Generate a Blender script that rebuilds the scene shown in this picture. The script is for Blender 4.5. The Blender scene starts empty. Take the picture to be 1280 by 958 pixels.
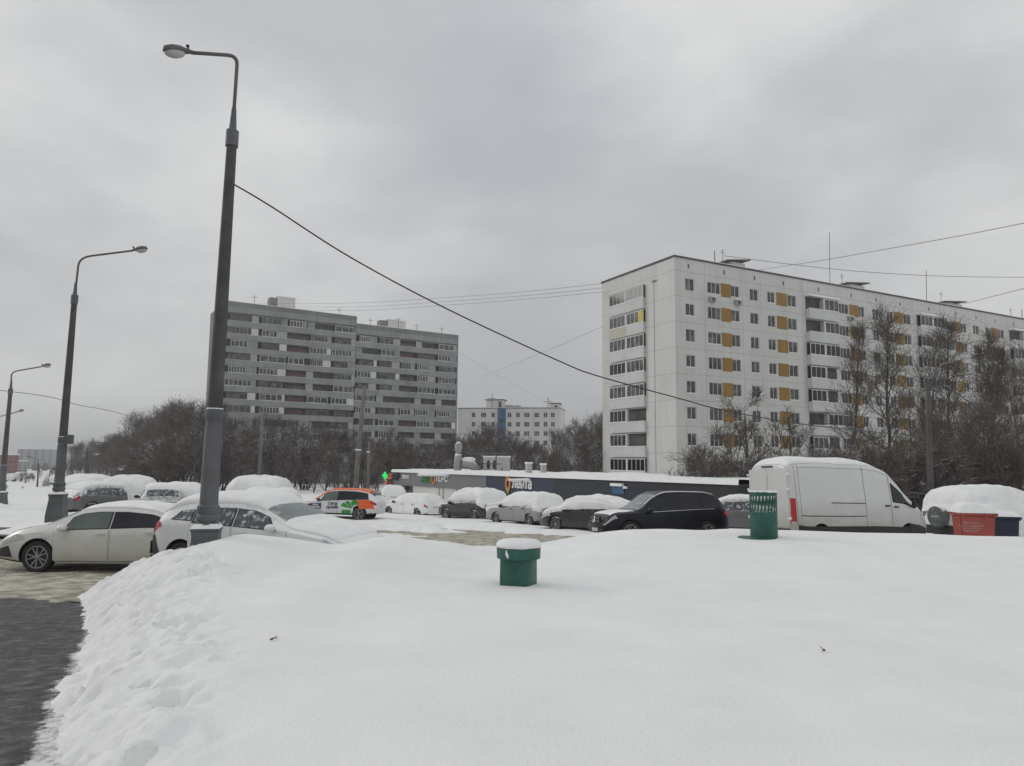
import bpy, bmesh, math, random
import numpy as np
from mathutils import Vector, Matrix, Euler

random.seed(7)
scene = bpy.context.scene
COL = scene.collection
rad = math.radians

# ------------------------------------------------------------------ camera
F, CX, CY = 892.0, 640.0, 479.0
EYE = Vector((0, 0, 2.5))
_up = Vector((80, 8290, -892)).normalized()
_fw = Vector((0, 0, -1))
_yw = (_fw - _fw.dot(_up) * _up).normalized()
_xw = _yw.cross(_up)
CAM_M = Matrix((_xw, _yw, _up))            # camera axes -> world axes

def ray(px, py):
    return CAM_M @ Vector(((px - CX) / F, (CY - py) / F, -1))

def at(px, py, D):
    """world point seen at photo pixel px,py and distance D along the ground axis"""
    d = ray(px, py)
    return EYE + d * (D / d.y)

def hit(px, py, C, n):
    """ray through a photo pixel meets the vertical plane through C with normal n"""
    d = ray(px, py)
    t = ((C[0] - EYE.x) * n[0] + (C[1] - EYE.y) * n[1]) / (d.x * n[0] + d.y * n[1])
    return EYE + d * t

cam = bpy.data.cameras.new('camera')
cam.sensor_width = 36
cam.lens = F / 1280 * 36
cam.clip_start = 0.1
cam.clip_end = 6000
co = bpy.data.objects.new('camera', cam)
COL.objects.link(co)
co.matrix_world = Matrix.Translation(EYE) @ CAM_M.to_4x4()
scene.camera = co

# ------------------------------------------------------------------ tagging helpers
def tag(o, label=None, cat=None, group=None, kind=None):
    if label: o['label'] = label
    if cat: o['category'] = cat
    if group: o['group'] = group
    if kind: o['kind'] = kind
    return o

def empty(name, loc=(0, 0, 0), rz=0.0, parent=None):
    o = bpy.data.objects.new(name, None)
    o.empty_display_size = 0.2
    COL.objects.link(o)
    o.location = loc
    o.rotation_euler = (0, 0, rz)
    if parent: o.parent = parent
    return o

def link(name, me, parent=None, loc=None, rot=None):
    o = bpy.data.objects.new(name, me)
    COL.objects.link(o)
    if parent: o.parent = parent
    if loc is not None: o.location = loc
    if rot is not None: o.rotation_euler = rot
    return o

CH = {}
def children(o):
    return [c for c in bpy.data.objects if c.parent == o]

def copy_tree(o, parent=None):
    c = o.copy()
    COL.objects.link(c)
    if parent: c.parent = parent
    for ch in children(o):
        copy_tree(ch, c)
    return c

# ------------------------------------------------------------------ mesh builder
class MB:
    def __init__(s):
        s.v = []; s.f = []; s.m = []
    def add(s, vs, fs, mi=0):
        b = len(s.v)
        s.v.extend(tuple(p) for p in vs)
        for f in fs:
            s.f.append(tuple(b + i for i in f)); s.m.append(mi)
    def quad(s, a, b, c, d, mi=0):
        s.add([a, b, c, d], [(0, 1, 2, 3)], mi)
    def box(s, x0, x1, y0, y1, z0, z1, mi=0, M=None):
        vs = [Vector((x, y, z)) for z in (z0, z1) for y in (y0, y1) for x in (x0, x1)]
        if M is not None: vs = [M @ p for p in vs]
        s.add(vs, [(0, 2, 3, 1), (4, 5, 7, 6), (0, 1, 5, 4), (2, 6, 7, 3), (0, 4, 6, 2), (1, 3, 7, 5)], mi)
    def tube(s, pts, radii, n=6, mi=0, cap=True):
        pts = [Vector(p) for p in pts]
        if not hasattr(radii, '__len__'): radii = [radii] * len(pts)
        rings = []
        b = len(s.v)
        prev = None
        for i, p in enumerate(pts):
            t = (pts[min(i + 1, len(pts) - 1)] - pts[max(i - 1, 0)])
            if t.length < 1e-9: t = Vector((0, 0, 1))
            t.normalize()
            if prev is None:
                a = Vector((1, 0, 0)) if abs(t.x) < .8 else Vector((0, 1, 0))
                u = (a - t * a.dot(t)).normalized()
            else:
                u = prev - t * prev.dot(t)
                u = u.normalized() if u.length > 1e-6 else prev
            prev = u
            w = t.cross(u)
            for k in range(n):
                a = 2 * math.pi * k / n
                s.v.append(tuple(p + (u * math.cos(a) + w * math.sin(a)) * radii[i]))
        for i in range(len(pts) - 1):
            for k in range(n):
                k2 = (k + 1) % n
                s.f.append((b + i * n + k, b + i * n + k2, b + (i + 1) * n + k2, b + (i + 1) * n + k)); s.m.append(mi)
        if cap:
            s.f.append(tuple(b + k for k in reversed(range(n)))); s.m.append(mi)
            e = b + (len(pts) - 1) * n
            s.f.append(tuple(e + k for k in range(n))); s.m.append(mi)
    def lathe(s, prof, n=24, mi=0, M=None, cap=True):
        b = len(s.v)
        for r, z in prof:
            for k in range(n):
                a = 2 * math.pi * k / n
                p = Vector((r * math.cos(a), r * math.sin(a), z))
                if M is not None: p = M @ p
                s.v.append(tuple(p))
        for i in range(len(prof) - 1):
            for k in range(n):
                k2 = (k + 1) % n
                s.f.append((b + i * n + k, b + i * n + k2, b + (i + 1) * n + k2, b + (i + 1) * n + k)); s.m.append(mi)
        if cap:
            if prof[0][0] > 1e-4:
                s.f.append(tuple(b + k for k in reversed(range(n)))); s.m.append(mi)
            if prof[-1][0] > 1e-4:
                e = b + (len(prof) - 1) * n
                s.f.append(tuple(e + k for k in range(n))); s.m.append(mi)
    def blob(s, c, r, n=12, m=8, mi=0, M=None, half=False, jit=0):
        prof = []
        c = Vector(c); b = len(s.v)
        lo = 0 if half else -math.pi / 2
        for j in range(m + 1):
            ph = lo + (math.pi / 2 - lo) * j / m
            for k in range(n):
                a = 2 * math.pi * k / n
                q = 1 + jit * (random.random() - .5)
                p = c + Vector((r[0] * math.cos(a) * math.cos(ph) * q, r[1] * math.sin(a) * math.cos(ph) * q, r[2] * math.sin(ph) * q))
                if M is not None: p = M @ p
                s.v.append(tuple(p))
        for j in range(m):
            for k in range(n):
                k2 = (k + 1) % n
                s.f.append((b + j * n + k, b + j * n + k2, b + (j + 1) * n + k2, b + (j + 1) * n + k)); s.m.append(mi)
    def mesh(s, name, mats, smooth=False, angle=None):
        me = bpy.data.meshes.new(name)
        me.from_pydata(s.v, [], s.f)
        if not isinstance(mats, (list, tuple)): mats = [mats]
        for m in mats: me.materials.append(m)
        if len(mats) > 1: me.polygons.foreach_set('material_index', s.m)
        if smooth or angle:
            me.polygons.foreach_set('use_smooth', [True] * len(me.polygons))
            if angle: me.set_sharp_from_angle(angle=rad(angle))
        me.update()
        return me
    def build(s, name, mats, parent=None, smooth=False, angle=None, loc=None, rot=None):
        return link(name, s.mesh(name, mats, smooth, angle), parent, loc, rot)

def text_mesh(body, size, mat, extrude=0.0, bold=0.0, sx=1.0):
    cu = bpy.data.curves.new('lettering', 'FONT')
    cu.body = body; cu.size = size; cu.extrude = extrude; cu.offset = bold
    cu.align_x = 'CENTER'; cu.align_y = 'CENTER'
    cu.resolution_u = 3
    cu.space_line = .85
    o = bpy.data.objects.new('lettering', cu)
    COL.objects.link(o)
    dg = bpy.context.evaluated_depsgraph_get()
    me = bpy.data.meshes.new_from_object(o.evaluated_get(dg))
    bpy.data.objects.remove(o); bpy.data.curves.remove(cu)
    me.materials.clear(); me.materials.append(mat)
    if sx != 1.0:
        for v in me.vertices: v.co.x *= sx
    return me

# ------------------------------------------------------------------ noise
def _h(ix, iy, s):
    n = (ix.astype(np.int64) * 374761393 + iy.astype(np.int64) * 668265263 + s * 974711) & 0xffffffff
    n = ((n ^ (n >> 13)) * 1274126177) & 0xffffffff
    n = n ^ (n >> 16)
    return (n & 0xffff) / 65535.0

def vn(x, y, s=0):
    x = np.asarray(x, float); y = np.asarray(y, float)
    ix = np.floor(x); iy = np.floor(y)
    fx = x - ix; fy = y - iy
    fx = fx * fx * (3 - 2 * fx); fy = fy * fy * (3 - 2 * fy)
    a = _h(ix, iy, s); b = _h(ix + 1, iy, s); c = _h(ix, iy + 1, s); d = _h(ix + 1, iy + 1, s)
    return (a * (1 - fx) + b * fx) * (1 - fy) + (c * (1 - fx) + d * fx) * fy

def fbm(x, y, s=0, o=4):
    x = np.asarray(x, float); y = np.asarray(y, float)
    t = 0; a = .5; q = 0
    for i in range(o):
        t = t + a * vn(x * 2 ** i + 17.3 * i, y * 2 ** i - 9.1 * i, s + i); q += a; a *= .5
    return t / q

from mathutils import noise as mnoise
def snz(x, y, s=0, o=3):
    """quick scalar noise around .5"""
    return .5 + .45 * mnoise.fractal(Vector((x, y, s * 7.31)), .9, 2.1, o)

def ss(a, b, x):
    t = np.clip((np.asarray(x, float) - a) / (b - a), 0, 1)
    return t * t * (3 - 2 * t)

# ------------------------------------------------------------------ materials
def speckle(m, scale, lo, hi, col):
    nt = m.node_tree; N = nt.nodes; L = nt.links; P = N['Principled BSDF']
    src = P.inputs['Base Color'].links[0].from_socket
    tc = N.new('ShaderNodeTexCoord'); nz = N.new('ShaderNodeTexNoise'); nz.inputs['Scale'].default_value = scale; nz.inputs['Detail'].default_value = 6; nz.inputs['Roughness'].default_value = .75
    L.new(tc.outputs['Object'], nz.inputs['Vector'])
    mr = N.new('ShaderNodeMapRange'); mr.inputs['From Min'].default_value = lo; mr.inputs['From Max'].default_value = hi
    L.new(nz.outputs['Fac'], mr.inputs['Value'])
    mx = N.new('ShaderNodeMix'); mx.data_type = 'RGBA'; L.new(mr.outputs['Result'], mx.inputs['Factor']); L.new(src, mx.inputs['A']); mx.inputs['B'].default_value = (*col, 1)
    L.new(mx.outputs['Result'], P.inputs['Base Color'])
    return m

def streaks(m, amount=.14, scale=1.6, flat=.07):
    """rain-washed vertical streaks and blotches on a wall"""
    nt = m.node_tree; N = nt.nodes; L = nt.links; P = N['Principled BSDF']
    src = P.inputs['Base Color'].links[0].from_socket
    tc = N.new('ShaderNodeTexCoord'); mp = N.new('ShaderNodeMapping'); mp.inputs['Scale'].default_value = (1, 1, flat)
    nz = N.new('ShaderNodeTexNoise'); nz.inputs['Scale'].default_value = scale; nz.inputs['Detail'].default_value = 7; nz.inputs['Roughness'].default_value = .65
    L.new(tc.outputs['Object'], mp.inputs[0]); L.new(mp.outputs[0], nz.inputs['Vector'])
    mr = N.new('ShaderNodeMapRange'); mr.inputs['From Min'].default_value = .42; mr.inputs['From Max'].default_value = .72; mr.inputs['To Max'].default_value = amount
    L.new(nz.outputs['Fac'], mr.inputs['Value'])
    mx = N.new('ShaderNodeMix'); mx.data_type = 'RGBA'; L.new(mr.outputs['Result'], mx.inputs['Factor']); L.new(src, mx.inputs['A']); mx.inputs['B'].default_value = (.10, .095, .085, 1)
    L.new(mx.outputs['Result'], P.inputs['Base Color'])
    return m

def nodes(m):
    m.use_nodes = True
    nt = m.node_tree
    return nt, nt.nodes, nt.links, nt.nodes['Principled BSDF']

def mat(name, col, rough=.6, metal=0, var=0.12, nscale=6, bump=0, bscale=40, spec=.5, coat=0, rand=0):
    m = bpy.data.materials.new(name)
    nt, N, L, P = nodes(m)
    P.inputs['Roughness'].default_value = rough
    P.inputs['Metallic'].default_value = metal
    P.inputs['Specular IOR Level'].default_value = spec
    P.inputs['Coat Weight'].default_value = coat
    P.inputs['Coat Roughness'].default_value = .08
    tc = N.new('ShaderNodeTexCoord')
    nz = N.new('ShaderNodeTexNoise')
    nz.inputs['Scale'].default_value = nscale
    nz.inputs['Detail'].default_value = 5
    L.new(tc.outputs['Object'], nz.inputs['Vector'])
    mx = N.new('ShaderNodeMix'); mx.data_type = 'RGBA'
    a = [c * (1 - var) for c in col]; b = [min(1, c * (1 + var)) for c in col]
    mx.inputs['A'].default_value = (*a, 1); mx.inputs['B'].default_value = (*b, 1)
    mr = N.new('ShaderNodeMapRange')
    mr.inputs['From Min'].default_value = .3; mr.inputs['From Max'].default_value = .7
    L.new(nz.outputs['Fac'], mr.inputs['Value'])
    L.new(mr.outputs['Result'], mx.inputs['Factor'])
    out = mx.outputs['Result']
    if rand:
        oi = N.new('ShaderNodeObjectInfo')
        hs = N.new('ShaderNodeHueSaturation')
        r2 = N.new('ShaderNodeMapRange')
        r2.inputs['To Min'].default_value = 1 - rand; r2.inputs['To Max'].default_value = 1 + rand
        L.new(oi.outputs['Random'], r2.inputs['Value'])
        L.new(r2.outputs['Result'], hs.inputs['Value'])
        L.new(out, hs.inputs['Color'])
        out = hs.outputs['Color']
    L.new(out, P.inputs['Base Color'])
    if bump:
        bn = N.new('ShaderNodeTexNoise'); bn.inputs['Scale'].default_value = bscale; bn.inputs['Detail'].default_value = 4
        L.new(tc.outputs['Object'], bn.inputs['Vector'])
        bp = N.new('ShaderNodeBump'); bp.inputs['Strength'].default_value = bump; bp.inputs['Distance'].default_value = .02
        L.new(bn.outputs['Fac'], bp.inputs['Height'])
        L.new(bp.outputs['Normal'], P.inputs['Normal'])
    return m

SNOW = (.81, .815, .815)
def snow_top(m, lo=.35, hi=.6, nscale=8, amount=.5, fixed=(.81, .815, .815)):
    """snow lying on the upward faces of a material"""
    nt = m.node_tree; N = nt.nodes; L = nt.links; P = N['Principled BSDF']
    src = P.inputs['Base Color'].links[0].from_socket
    g = N.new('ShaderNodeNewGeometry')
    sp = N.new('ShaderNodeSeparateXYZ'); L.new(g.outputs['Normal'], sp.inputs[0])
    nz = N.new('ShaderNodeTexNoise'); nz.inputs['Scale'].default_value = nscale
    tc = N.new('ShaderNodeTexCoord'); L.new(tc.outputs['Object'], nz.inputs['Vector'])
    ad = N.new('ShaderNodeMath'); ad.operation = 'MULTIPLY_ADD'
    L.new(nz.outputs['Fac'], ad.inputs[0]); ad.inputs[1].default_value = amount
    L.new(sp.outputs['Z'], ad.inputs[2])
    mr = N.new('ShaderNodeMapRange'); mr.inputs['From Min'].default_value = lo + amount * .5; mr.inputs['From Max'].default_value = hi + amount * .5
    L.new(ad.outputs[0], mr.inputs['Value'])
    mx = N.new('ShaderNodeMix'); mx.data_type = 'RGBA'
    L.new(mr.outputs['Result'], mx.inputs['Factor'])
    L.new(src, mx.inputs['A']); mx.inputs['B'].default_value = (*fixed, 1)
    L.new(mx.outputs['Result'], P.inputs['Base Color'])
    return m

def car_paint(name, col, dirt=(.27, .25, .2), dlo=.25, dhi=1.0, amount=.6, frost=0, rough=.3, metal=0, coat=.4, spec=.5):
    m = mat(name, col, rough=rough, metal=metal, var=.03, nscale=2, coat=coat, spec=spec)
    nt = m.node_tree; N = nt.nodes; L = nt.links; P = N['Principled BSDF']
    src = P.inputs['Base Color'].links[0].from_socket
    tc = N.new('ShaderNodeTexCoord'); sp = N.new('ShaderNodeSeparateXYZ'); L.new(tc.outputs['Object'], sp.inputs[0])
    nz = N.new('ShaderNodeTexNoise'); nz.inputs['Scale'].default_value = 2.2; nz.inputs['Detail'].default_value = 8; nz.inputs['Roughness'].default_value = .65
    mp = N.new('ShaderNodeMapping'); mp.inputs['Scale'].default_value = (1, 1, 2.2)
    L.new(tc.outputs['Object'], mp.inputs[0]); L.new(mp.outputs[0], nz.inputs['Vector'])
    ad = N.new('ShaderNodeMath'); ad.operation = 'MULTIPLY_ADD'
    L.new(nz.outputs['Fac'], ad.inputs[0]); ad.inputs[1].default_value = .9; L.new(sp.outputs['Z'], ad.inputs[2])
    mr = N.new('ShaderNodeMapRange'); mr.inputs['From Min'].default_value = dhi + .45; mr.inputs['From Max'].default_value = dlo + .45
    mr.inputs['To Max'].default_value = amount
    L.new(ad.outputs[0], mr.inputs['Value'])
    mx = N.new('ShaderNodeMix'); mx.data_type = 'RGBA'
    L.new(mr.outputs['Result'], mx.inputs['Factor']); L.new(src, mx.inputs['A']); mx.inputs['B'].default_value = (*dirt, 1)
    out = mx.outputs['Result']
    if frost:
        n2 = N.new('ShaderNodeTexNoise'); n2.inputs['Scale'].default_value = 9; n2.inputs['Detail'].default_value = 8; n2.inputs['Roughness'].default_value = .7
        L.new(tc.outputs['Object'], n2.inputs['Vector'])
        g = N.new('ShaderNodeNewGeometry'); s2 = N.new('ShaderNodeSeparateXYZ'); L.new(g.outputs['Normal'], s2.inputs[0])
        a2 = N.new('ShaderNodeMath'); a2.operation = 'MULTIPLY_ADD'; L.new(s2.outputs['Z'], a2.inputs[0]); a2.inputs[1].default_value = .5; L.new(n2.outputs['Fac'], a2.inputs[2])
        r2 = N.new('ShaderNodeMapRange'); r2.inputs['From Min'].default_value = .75 - frost; r2.inputs['From Max'].default_value = .95 - frost
        L.new(a2.outputs[0], r2.inputs['Value'])
        m2 = N.new('ShaderNodeMix'); m2.data_type = 'RGBA'; L.new(r2.outputs['Result'], m2.inputs['Factor']); L.new(out, m2.inputs['A']); m2.inputs['B'].default_value = (*SNOW, 1)
        out = m2.outputs['Result']
        L.new(out, P.inputs['Base Color'])
        rr = N.new('ShaderNodeMapRange'); rr.inputs['To Min'].default_value = rough; rr.inputs['To Max'].default_value = .8
        L.new(r2.outputs['Result'], rr.inputs['Value']); L.new(rr.outputs['Result'], P.inputs['Roughness'])
        P.inputs['Coat Weight'].default_value = .1
    else:
        L.new(out, P.inputs['Base Color'])
        rr = N.new('ShaderNodeMapRange'); rr.inputs['To Min'].default_value = rough; rr.inputs['To Max'].default_value = .75
        L.new(mr.outputs['Result'], rr.inputs['Value']); L.new(rr.outputs['Result'], P.inputs['Roughness'])
    return m

def frosted(name, col, fr, rough=.1, scale=7):
    m = mat(name, col, rough=rough, var=.2, nscale=3, spec=.6)
    nt = m.node_tree; N = nt.nodes; L = nt.links; P = N['Principled BSDF']
    src = P.inputs['Base Color'].links[0].from_socket
    tc = N.new('ShaderNodeTexCoord'); n2 = N.new('ShaderNodeTexNoise'); n2.inputs['Scale'].default_value = scale; n2.inputs['Detail'].default_value = 7; n2.inputs['Roughness'].default_value = .7
    L.new(tc.outputs['Object'], n2.inputs['Vector'])
    r2 = N.new('ShaderNodeMapRange'); r2.inputs['From Min'].default_value = .7 - fr; r2.inputs['From Max'].default_value = .85 - fr
    L.new(n2.outputs['Fac'], r2.inputs['Value'])
    mx = N.new('ShaderNodeMix'); mx.data_type = 'RGBA'; L.new(r2.outputs['Result'], mx.inputs['Factor']); L.new(src, mx.inputs['A']); mx.inputs['B'].default_value = (.6, .63, .64, 1)
    L.new(mx.outputs['Result'], P.inputs['Base Color'])
    rr = N.new('ShaderNodeMapRange'); rr.inputs['To Min'].default_value = rough; rr.inputs['To Max'].default_value = .8
    L.new(r2.outputs['Result'], rr.inputs['Value']); L.new(rr.outputs['Result'], P.inputs['Roughness'])
    return m

M = {}
M['snow'] = mat('snow', SNOW, rough=.75, var=.04, nscale=1.3, bump=.45, bscale=38, spec=.2)
M['snow_soft'] = mat('snow_soft', SNOW, rough=.75, var=.05, nscale=3, bump=.5, bscale=9, spec=.2)
M['black'] = mat('black_plastic', (.018, .018, .02), rough=.6, var=.3)
M['rubber'] = mat('rubber', (.02, .02, .021), rough=.85, var=.3, nscale=20, bump=.2)
M['tyre_snowy'] = snow_top(mat('tyre_snowy', (.025, .025, .026), rough=.9, var=.4, nscale=14), .55, .8, 6, .9)
M['alloy'] = mat('alloy', (.26, .265, .27), rough=.45, metal=.5, var=.2, nscale=9)
M['glass'] = mat('dark_glass', (.010, .012, .014), rough=.06, var=.2, spec=.4)
M['glass_tint'] = mat('tinted_glass', (.006, .008, .014), rough=.05, var=.2, spec=.4)
M['glass_green'] = mat('greenish_glass', (.10, .13, .12), rough=.15, var=.25, nscale=2, spec=.5)
M['glass_frost'] = frosted('frosty_glass', (.06, .07, .075), .19)
M['glass_frost2'] = frosted('frosted_windscreen', (.17, .2, .19), .14, .25, 4)
M['lamp_red'] = mat('red_lens', (.42, .012, .025), rough=.2, var=.2, nscale=12)
M['lamp_clear'] = mat('clear_lens', (.45, .46, .47), rough=.12, var=.35, nscale=30)
M['plate'] = mat('number_plate', (.55, .55, .55), rough=.5, var=.3, nscale=25)
M['chrome'] = mat('chrome', (.6, .6, .61), rough=.2, metal=.9, var=.05)
M['white_plastic'] = mat('white_plastic', (.72, .73, .73), rough=.5, var=.05)
# ------------------------------------------------------------------ terrain
def zbase(x, y):
    t = ss(-22, 2, x)
    s = .027 + .023 * t; Dm = 14 - 8 * t
    yy = np.maximum(0, np.asarray(y, float) - 19)
    return -Dm * (1 - np.exp(-s * yy / Dm))

def zpath(y):
    return np.clip(.84 - .065 * (np.asarray(y, float) - 3), 0, 1.1)

_ed = []
for _px, _py in ((40, 1000), (62, 956), (82, 905), (100, 850), (122, 795), (118, 760), (113, 738), (118, 722), (130, 705)):
    _y = 5.0
    for _ in range(60):
        _p = at(_px, _py, _y); _y += (_p.z - float(zpath(_y))) * 1.5
    _ed.append((_y, at(_px, _py, _y).x))
_ed.sort()
_ey = np.array([_ed[0][0] - 8] + [e[0] for e in _ed] + [_ed[-1][0] + 6]); _ex = np.array([_ed[0][1] + 2.5] + [e[1] for e in _ed] + [_ed[-1][1] - 4.5])
def xedge(y):
    y = np.asarray(y, float)
    return (np.interp(y - .3, _ey, _ex) + np.interp(y, _ey, _ex) + np.interp(y + .3, _ey, _ex)) / 3 - .16 - .34 * ss(7.5, 4.0, y)

CREST = [(-200, 712), (40, 708), (130, 702), (165, 698), (205, 695), (240, 688), (262, 679), (290, 669), (310, 668), (330, 671), (356, 673), (396, 679), (418, 683), (440, 679),
         (469, 672), (497, 670), (525, 675), (567, 679), (587, 684), (620, 684), (650, 684), (677, 680), (710, 674), (733, 670), (756, 666),
         (787, 663), (834, 662), (881, 664), (912, 662), (1000, 664), (1080, 667), (1160, 668), (1220, 671), (1280, 672), (1500, 672)]
def ycrest(x):
    return 10.9 + 2.6 * ss(-3.5, .5, x)
_cp = []
for px, py in CREST:
    y = 12.0
    for _ in range(8):
        p = at(px, py, y); y = float(ycrest(p.x))
    _cp.append((p.x, p.z))
_cp.sort()
_cx = np.array([p[0] for p in _cp]); _cz = np.array([p[1] for p in _cp])
def hcrest(x):
    x = np.asarray(x, float)
    return (np.interp(x - .12, _cx, _cz) + np.interp(x + .12, _cx, _cz) + np.interp(x, _cx, _cz)) / 3

BANKS = []   # (x, y, rx, ry, rot, h)
def bank(px, D, rx, ry, rot, h):
    BANKS.append(((px - 640) / 892 * D, D, rx, ry, rot, h))
bank(440, 21.5, 2.4, 1.0, .05, .38); bank(400, 19.0, 1.4, 1.0, .2, .45); bank(530, 30.5, 2.2, .9, -.4, .32)
bank(475, 32, 3.0, 1.0, -.5, .2); bank(350, 20, 2, 1.2, 0, .3); bank(430, 33, 3.0, 1.0, -.4, .15); bank(590, 33, 1.8, .7, -.6, .2); bank(460, 27.5, 2.6, 1.2, -.2, .28)
bank(55, 31, 4.0, 1.3, 0, .5); bank(10, 29, 4.0, 1.5, .1, .5); bank(120, 27, 3.5, 1.2, 0, .45); bank(180, 24, 3, 1.0, 0, .35)
bank(935, 21, 1.2, .8, 0, .3); bank(1185, 20.5, 2.5, 1.2, 0, .25); bank(1265, 18.5, 1.5, 1.0, 0, .3); bank(70, 24.6, 2.2, 1.1, .2, .40); bank(-40, 33, 5, 1.5, 0, .6)

def road_mask(x, y):
    """1 where snow has been cleared or packed down to the road"""
    n = fbm(x * .45, y * .6, 31, 4) - .5
    a = ss(-.8, .8, (y - 11.2) + n * 2.0 - 20 * ss(-4.5, -1.0, x) * (y < 14.5)) * ss(1.2, -.4, (y - np.minimum(33, 27.6 - .8 * (x - 3.4))) + n * 4.0) * ss(12, 9, x)
    return np.clip(a, 0, 1)

def roadz(x, y):
    return zbase(x, y) + zpath(y) * ss(-1, -5, x)

def ground(x, y, detail=True):
    x = np.asarray(x, float); y = np.asarray(y, float)
    zb = zbase(x, y)
    # loose snow beyond the mound
    n1 = fbm(x * .5, y * .5, 3, 4) - .5
    zo = .16 + .18 * n1 * ss(14, 20, y)
    bk = 0 * x
    for (bx, by, rx, ry, rot, h) in BANKS:
        c, s = math.cos(rot), math.sin(rot)
        u = ((x - bx) * c + (y - by) * s) / rx; v = (-(x - bx) * s + (y - by) * c) / ry
        bk = bk + h * np.exp(-(u * u + v * v))
    bk = bk * (.7 + .9 * (fbm(x * 1.6, y * 1.6, 9, 4) - .3)) + .10 * (fbm(x * 4, y * 4, 10, 3) - .5) * ss(.05, .3, bk)
    rm = road_mask(x, y)
    zi = -.07 + np.maximum(0, bk - .06)
    z = zb + (zo + bk) * (1 - rm) + zi * rm
    # the mound
    yc = ycrest(x)
    near = 1.04 + .05 * (fbm(x * .35, y * .35, 5, 3) - .5) - .004 * (y - 5)
    w = ss(yc - 6.0, yc - .4, y)
    m = near * (1 - w) + hcrest(x) * w
    m = m + .035 * (fbm(x * .9, y * .5, 6, 3) - .5) * ss(2, 6, y) * ss(yc, yc - 1.5, y)
    fall = ss(yc + .05, yc + 2.2 + 1.2 * ss(-2, 1, x), y)
    z = m * (1 - fall) + z * fall
    # edge of the path, a ploughed bank with broken lumps
    jag = .22 * (fbm(x * 1.6, y * 1.8, 11, 4) - .5) + .16 * (fbm(x * 9, y * 9, 12, 3) - .5)
    d = x - xedge(y) + jag
    zp = roadz(x, y) - .025
    lump = fbm(x * 2.2, y * 2.2, 14, 4)
    cl = np.abs(2 * fbm(x * 7, y * 6.0, 15, 3) - 1)            # rounded clods with creases between
    cl2 = np.abs(2 * fbm(x * 15, y * 13, 16, 2) - 1)
    pit = ss(.62, .74, fbm(x * 4.3, y * 4.3, 17, 4))
    r = ss(-.03, 1.15, d) ** .5
    ends = ss(yc + 2.4, yc + .2, y)
    w1 = .9 + 1.1 * (fbm(x * .7, y * .7, 18, 3) - .5)
    bankmask = ss(-.05, .12, d) * ss(w1 + .9, w1 + .1, d) * ends
    zl = zp * (1 - r) + z * r + bankmask * (.20 * (lump - .45) + .085 * (.28 - cl) + .05 * (.3 - cl2) - .11 * pit) * np.clip(.25 + r, 0, 1)
    left = ss(yc + 3.2, yc + 2.0, y)
    z = np.where(left > .001, zl * left + z * (1 - left), z)
    return z

def G(x, y):
    return float(ground(np.array([x]), np.array([y]))[0])
def ZB(x, y):
    return float(zbase(np.array([x]), np.array([y]))[0])

def axis(br):
    out = []
    for a, b, st in br:
        n = max(1, int(round((b - a) / st)))
        out += [a + (b - a) * i / n for i in range(n)]
    out.append(br[-1][1])
    return np.array(out)

def sheet(name, X, Y, Z, material, keep=None, attr=None):
    nx, ny = len(X), len(Y)
    gx, gy = np.meshgrid(X, Y)
    gz = Z(gx, gy)
    co_ = np.stack([gx, gy, gz], -1).reshape(-1, 3)
    i = np.arange(nx * ny).reshape(ny, nx)
    q = np.stack([i[:-1, :-1], i[:-1, 1:], i[1:, 1:], i[1:, :-1]], -1).reshape(-1, 4)
    av = attr(gx, gy).reshape(-1) if attr is not None else None
    if keep is not None:
        k = keep(gx, gy)
        kk = (k[:-1, :-1] & k[:-1, 1:] & k[1:, 1:] & k[1:, :-1]).reshape(-1)
        q = q[kk]
        used = np.unique(q); remap = -np.ones(nx * ny, int); remap[used] = np.arange(len(used))
        co_ = co_[used]; q = remap[q]
        if av is not None: av = av[used]
    me = bpy.data.meshes.new(name)
    me.vertices.add(len(co_)); me.vertices.foreach_set('co', co_.reshape(-1))
    me.loops.add(len(q) * 4); me.loops.foreach_set('vertex_index', q.reshape(-1).astype(np.int32))
    me.polygons.add(len(q)); me.polygons.foreach_set('loop_start', np.arange(0, len(q) * 4, 4, dtype=np.int32))
    me.polygons.foreach_set('use_smooth', np.ones(len(q), bool))
    me.materials.append(material)
    me.update(calc_edges=True)
    if av is not None:
        at_ = me.attributes.new('snow_dust', 'FLOAT', 'POINT'); at_.data.foreach_set('value', av.astype(np.float32))
    me.validate()
    return link(name, me)

XS = axis([(-1500, -200, 100), (-200, -60, 10), (-60, -14, .7), (-14, -9, .2), (-9, -1, .034), (-1, 12, .11), (12, 30, .5), (30, 100, 4), (100, 1500, 100)])
YS = axis([(-60, -3, 6), (-3, 2, .4), (2, 14.5, .042), (14.5, 20, .12), (20, 36, .2), (36, 60, .6), (60, 200, 6), (200, 2600, 120)])
tag(sheet('snow_ground', XS, YS, ground, M['snow']), kind='structure')

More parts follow.
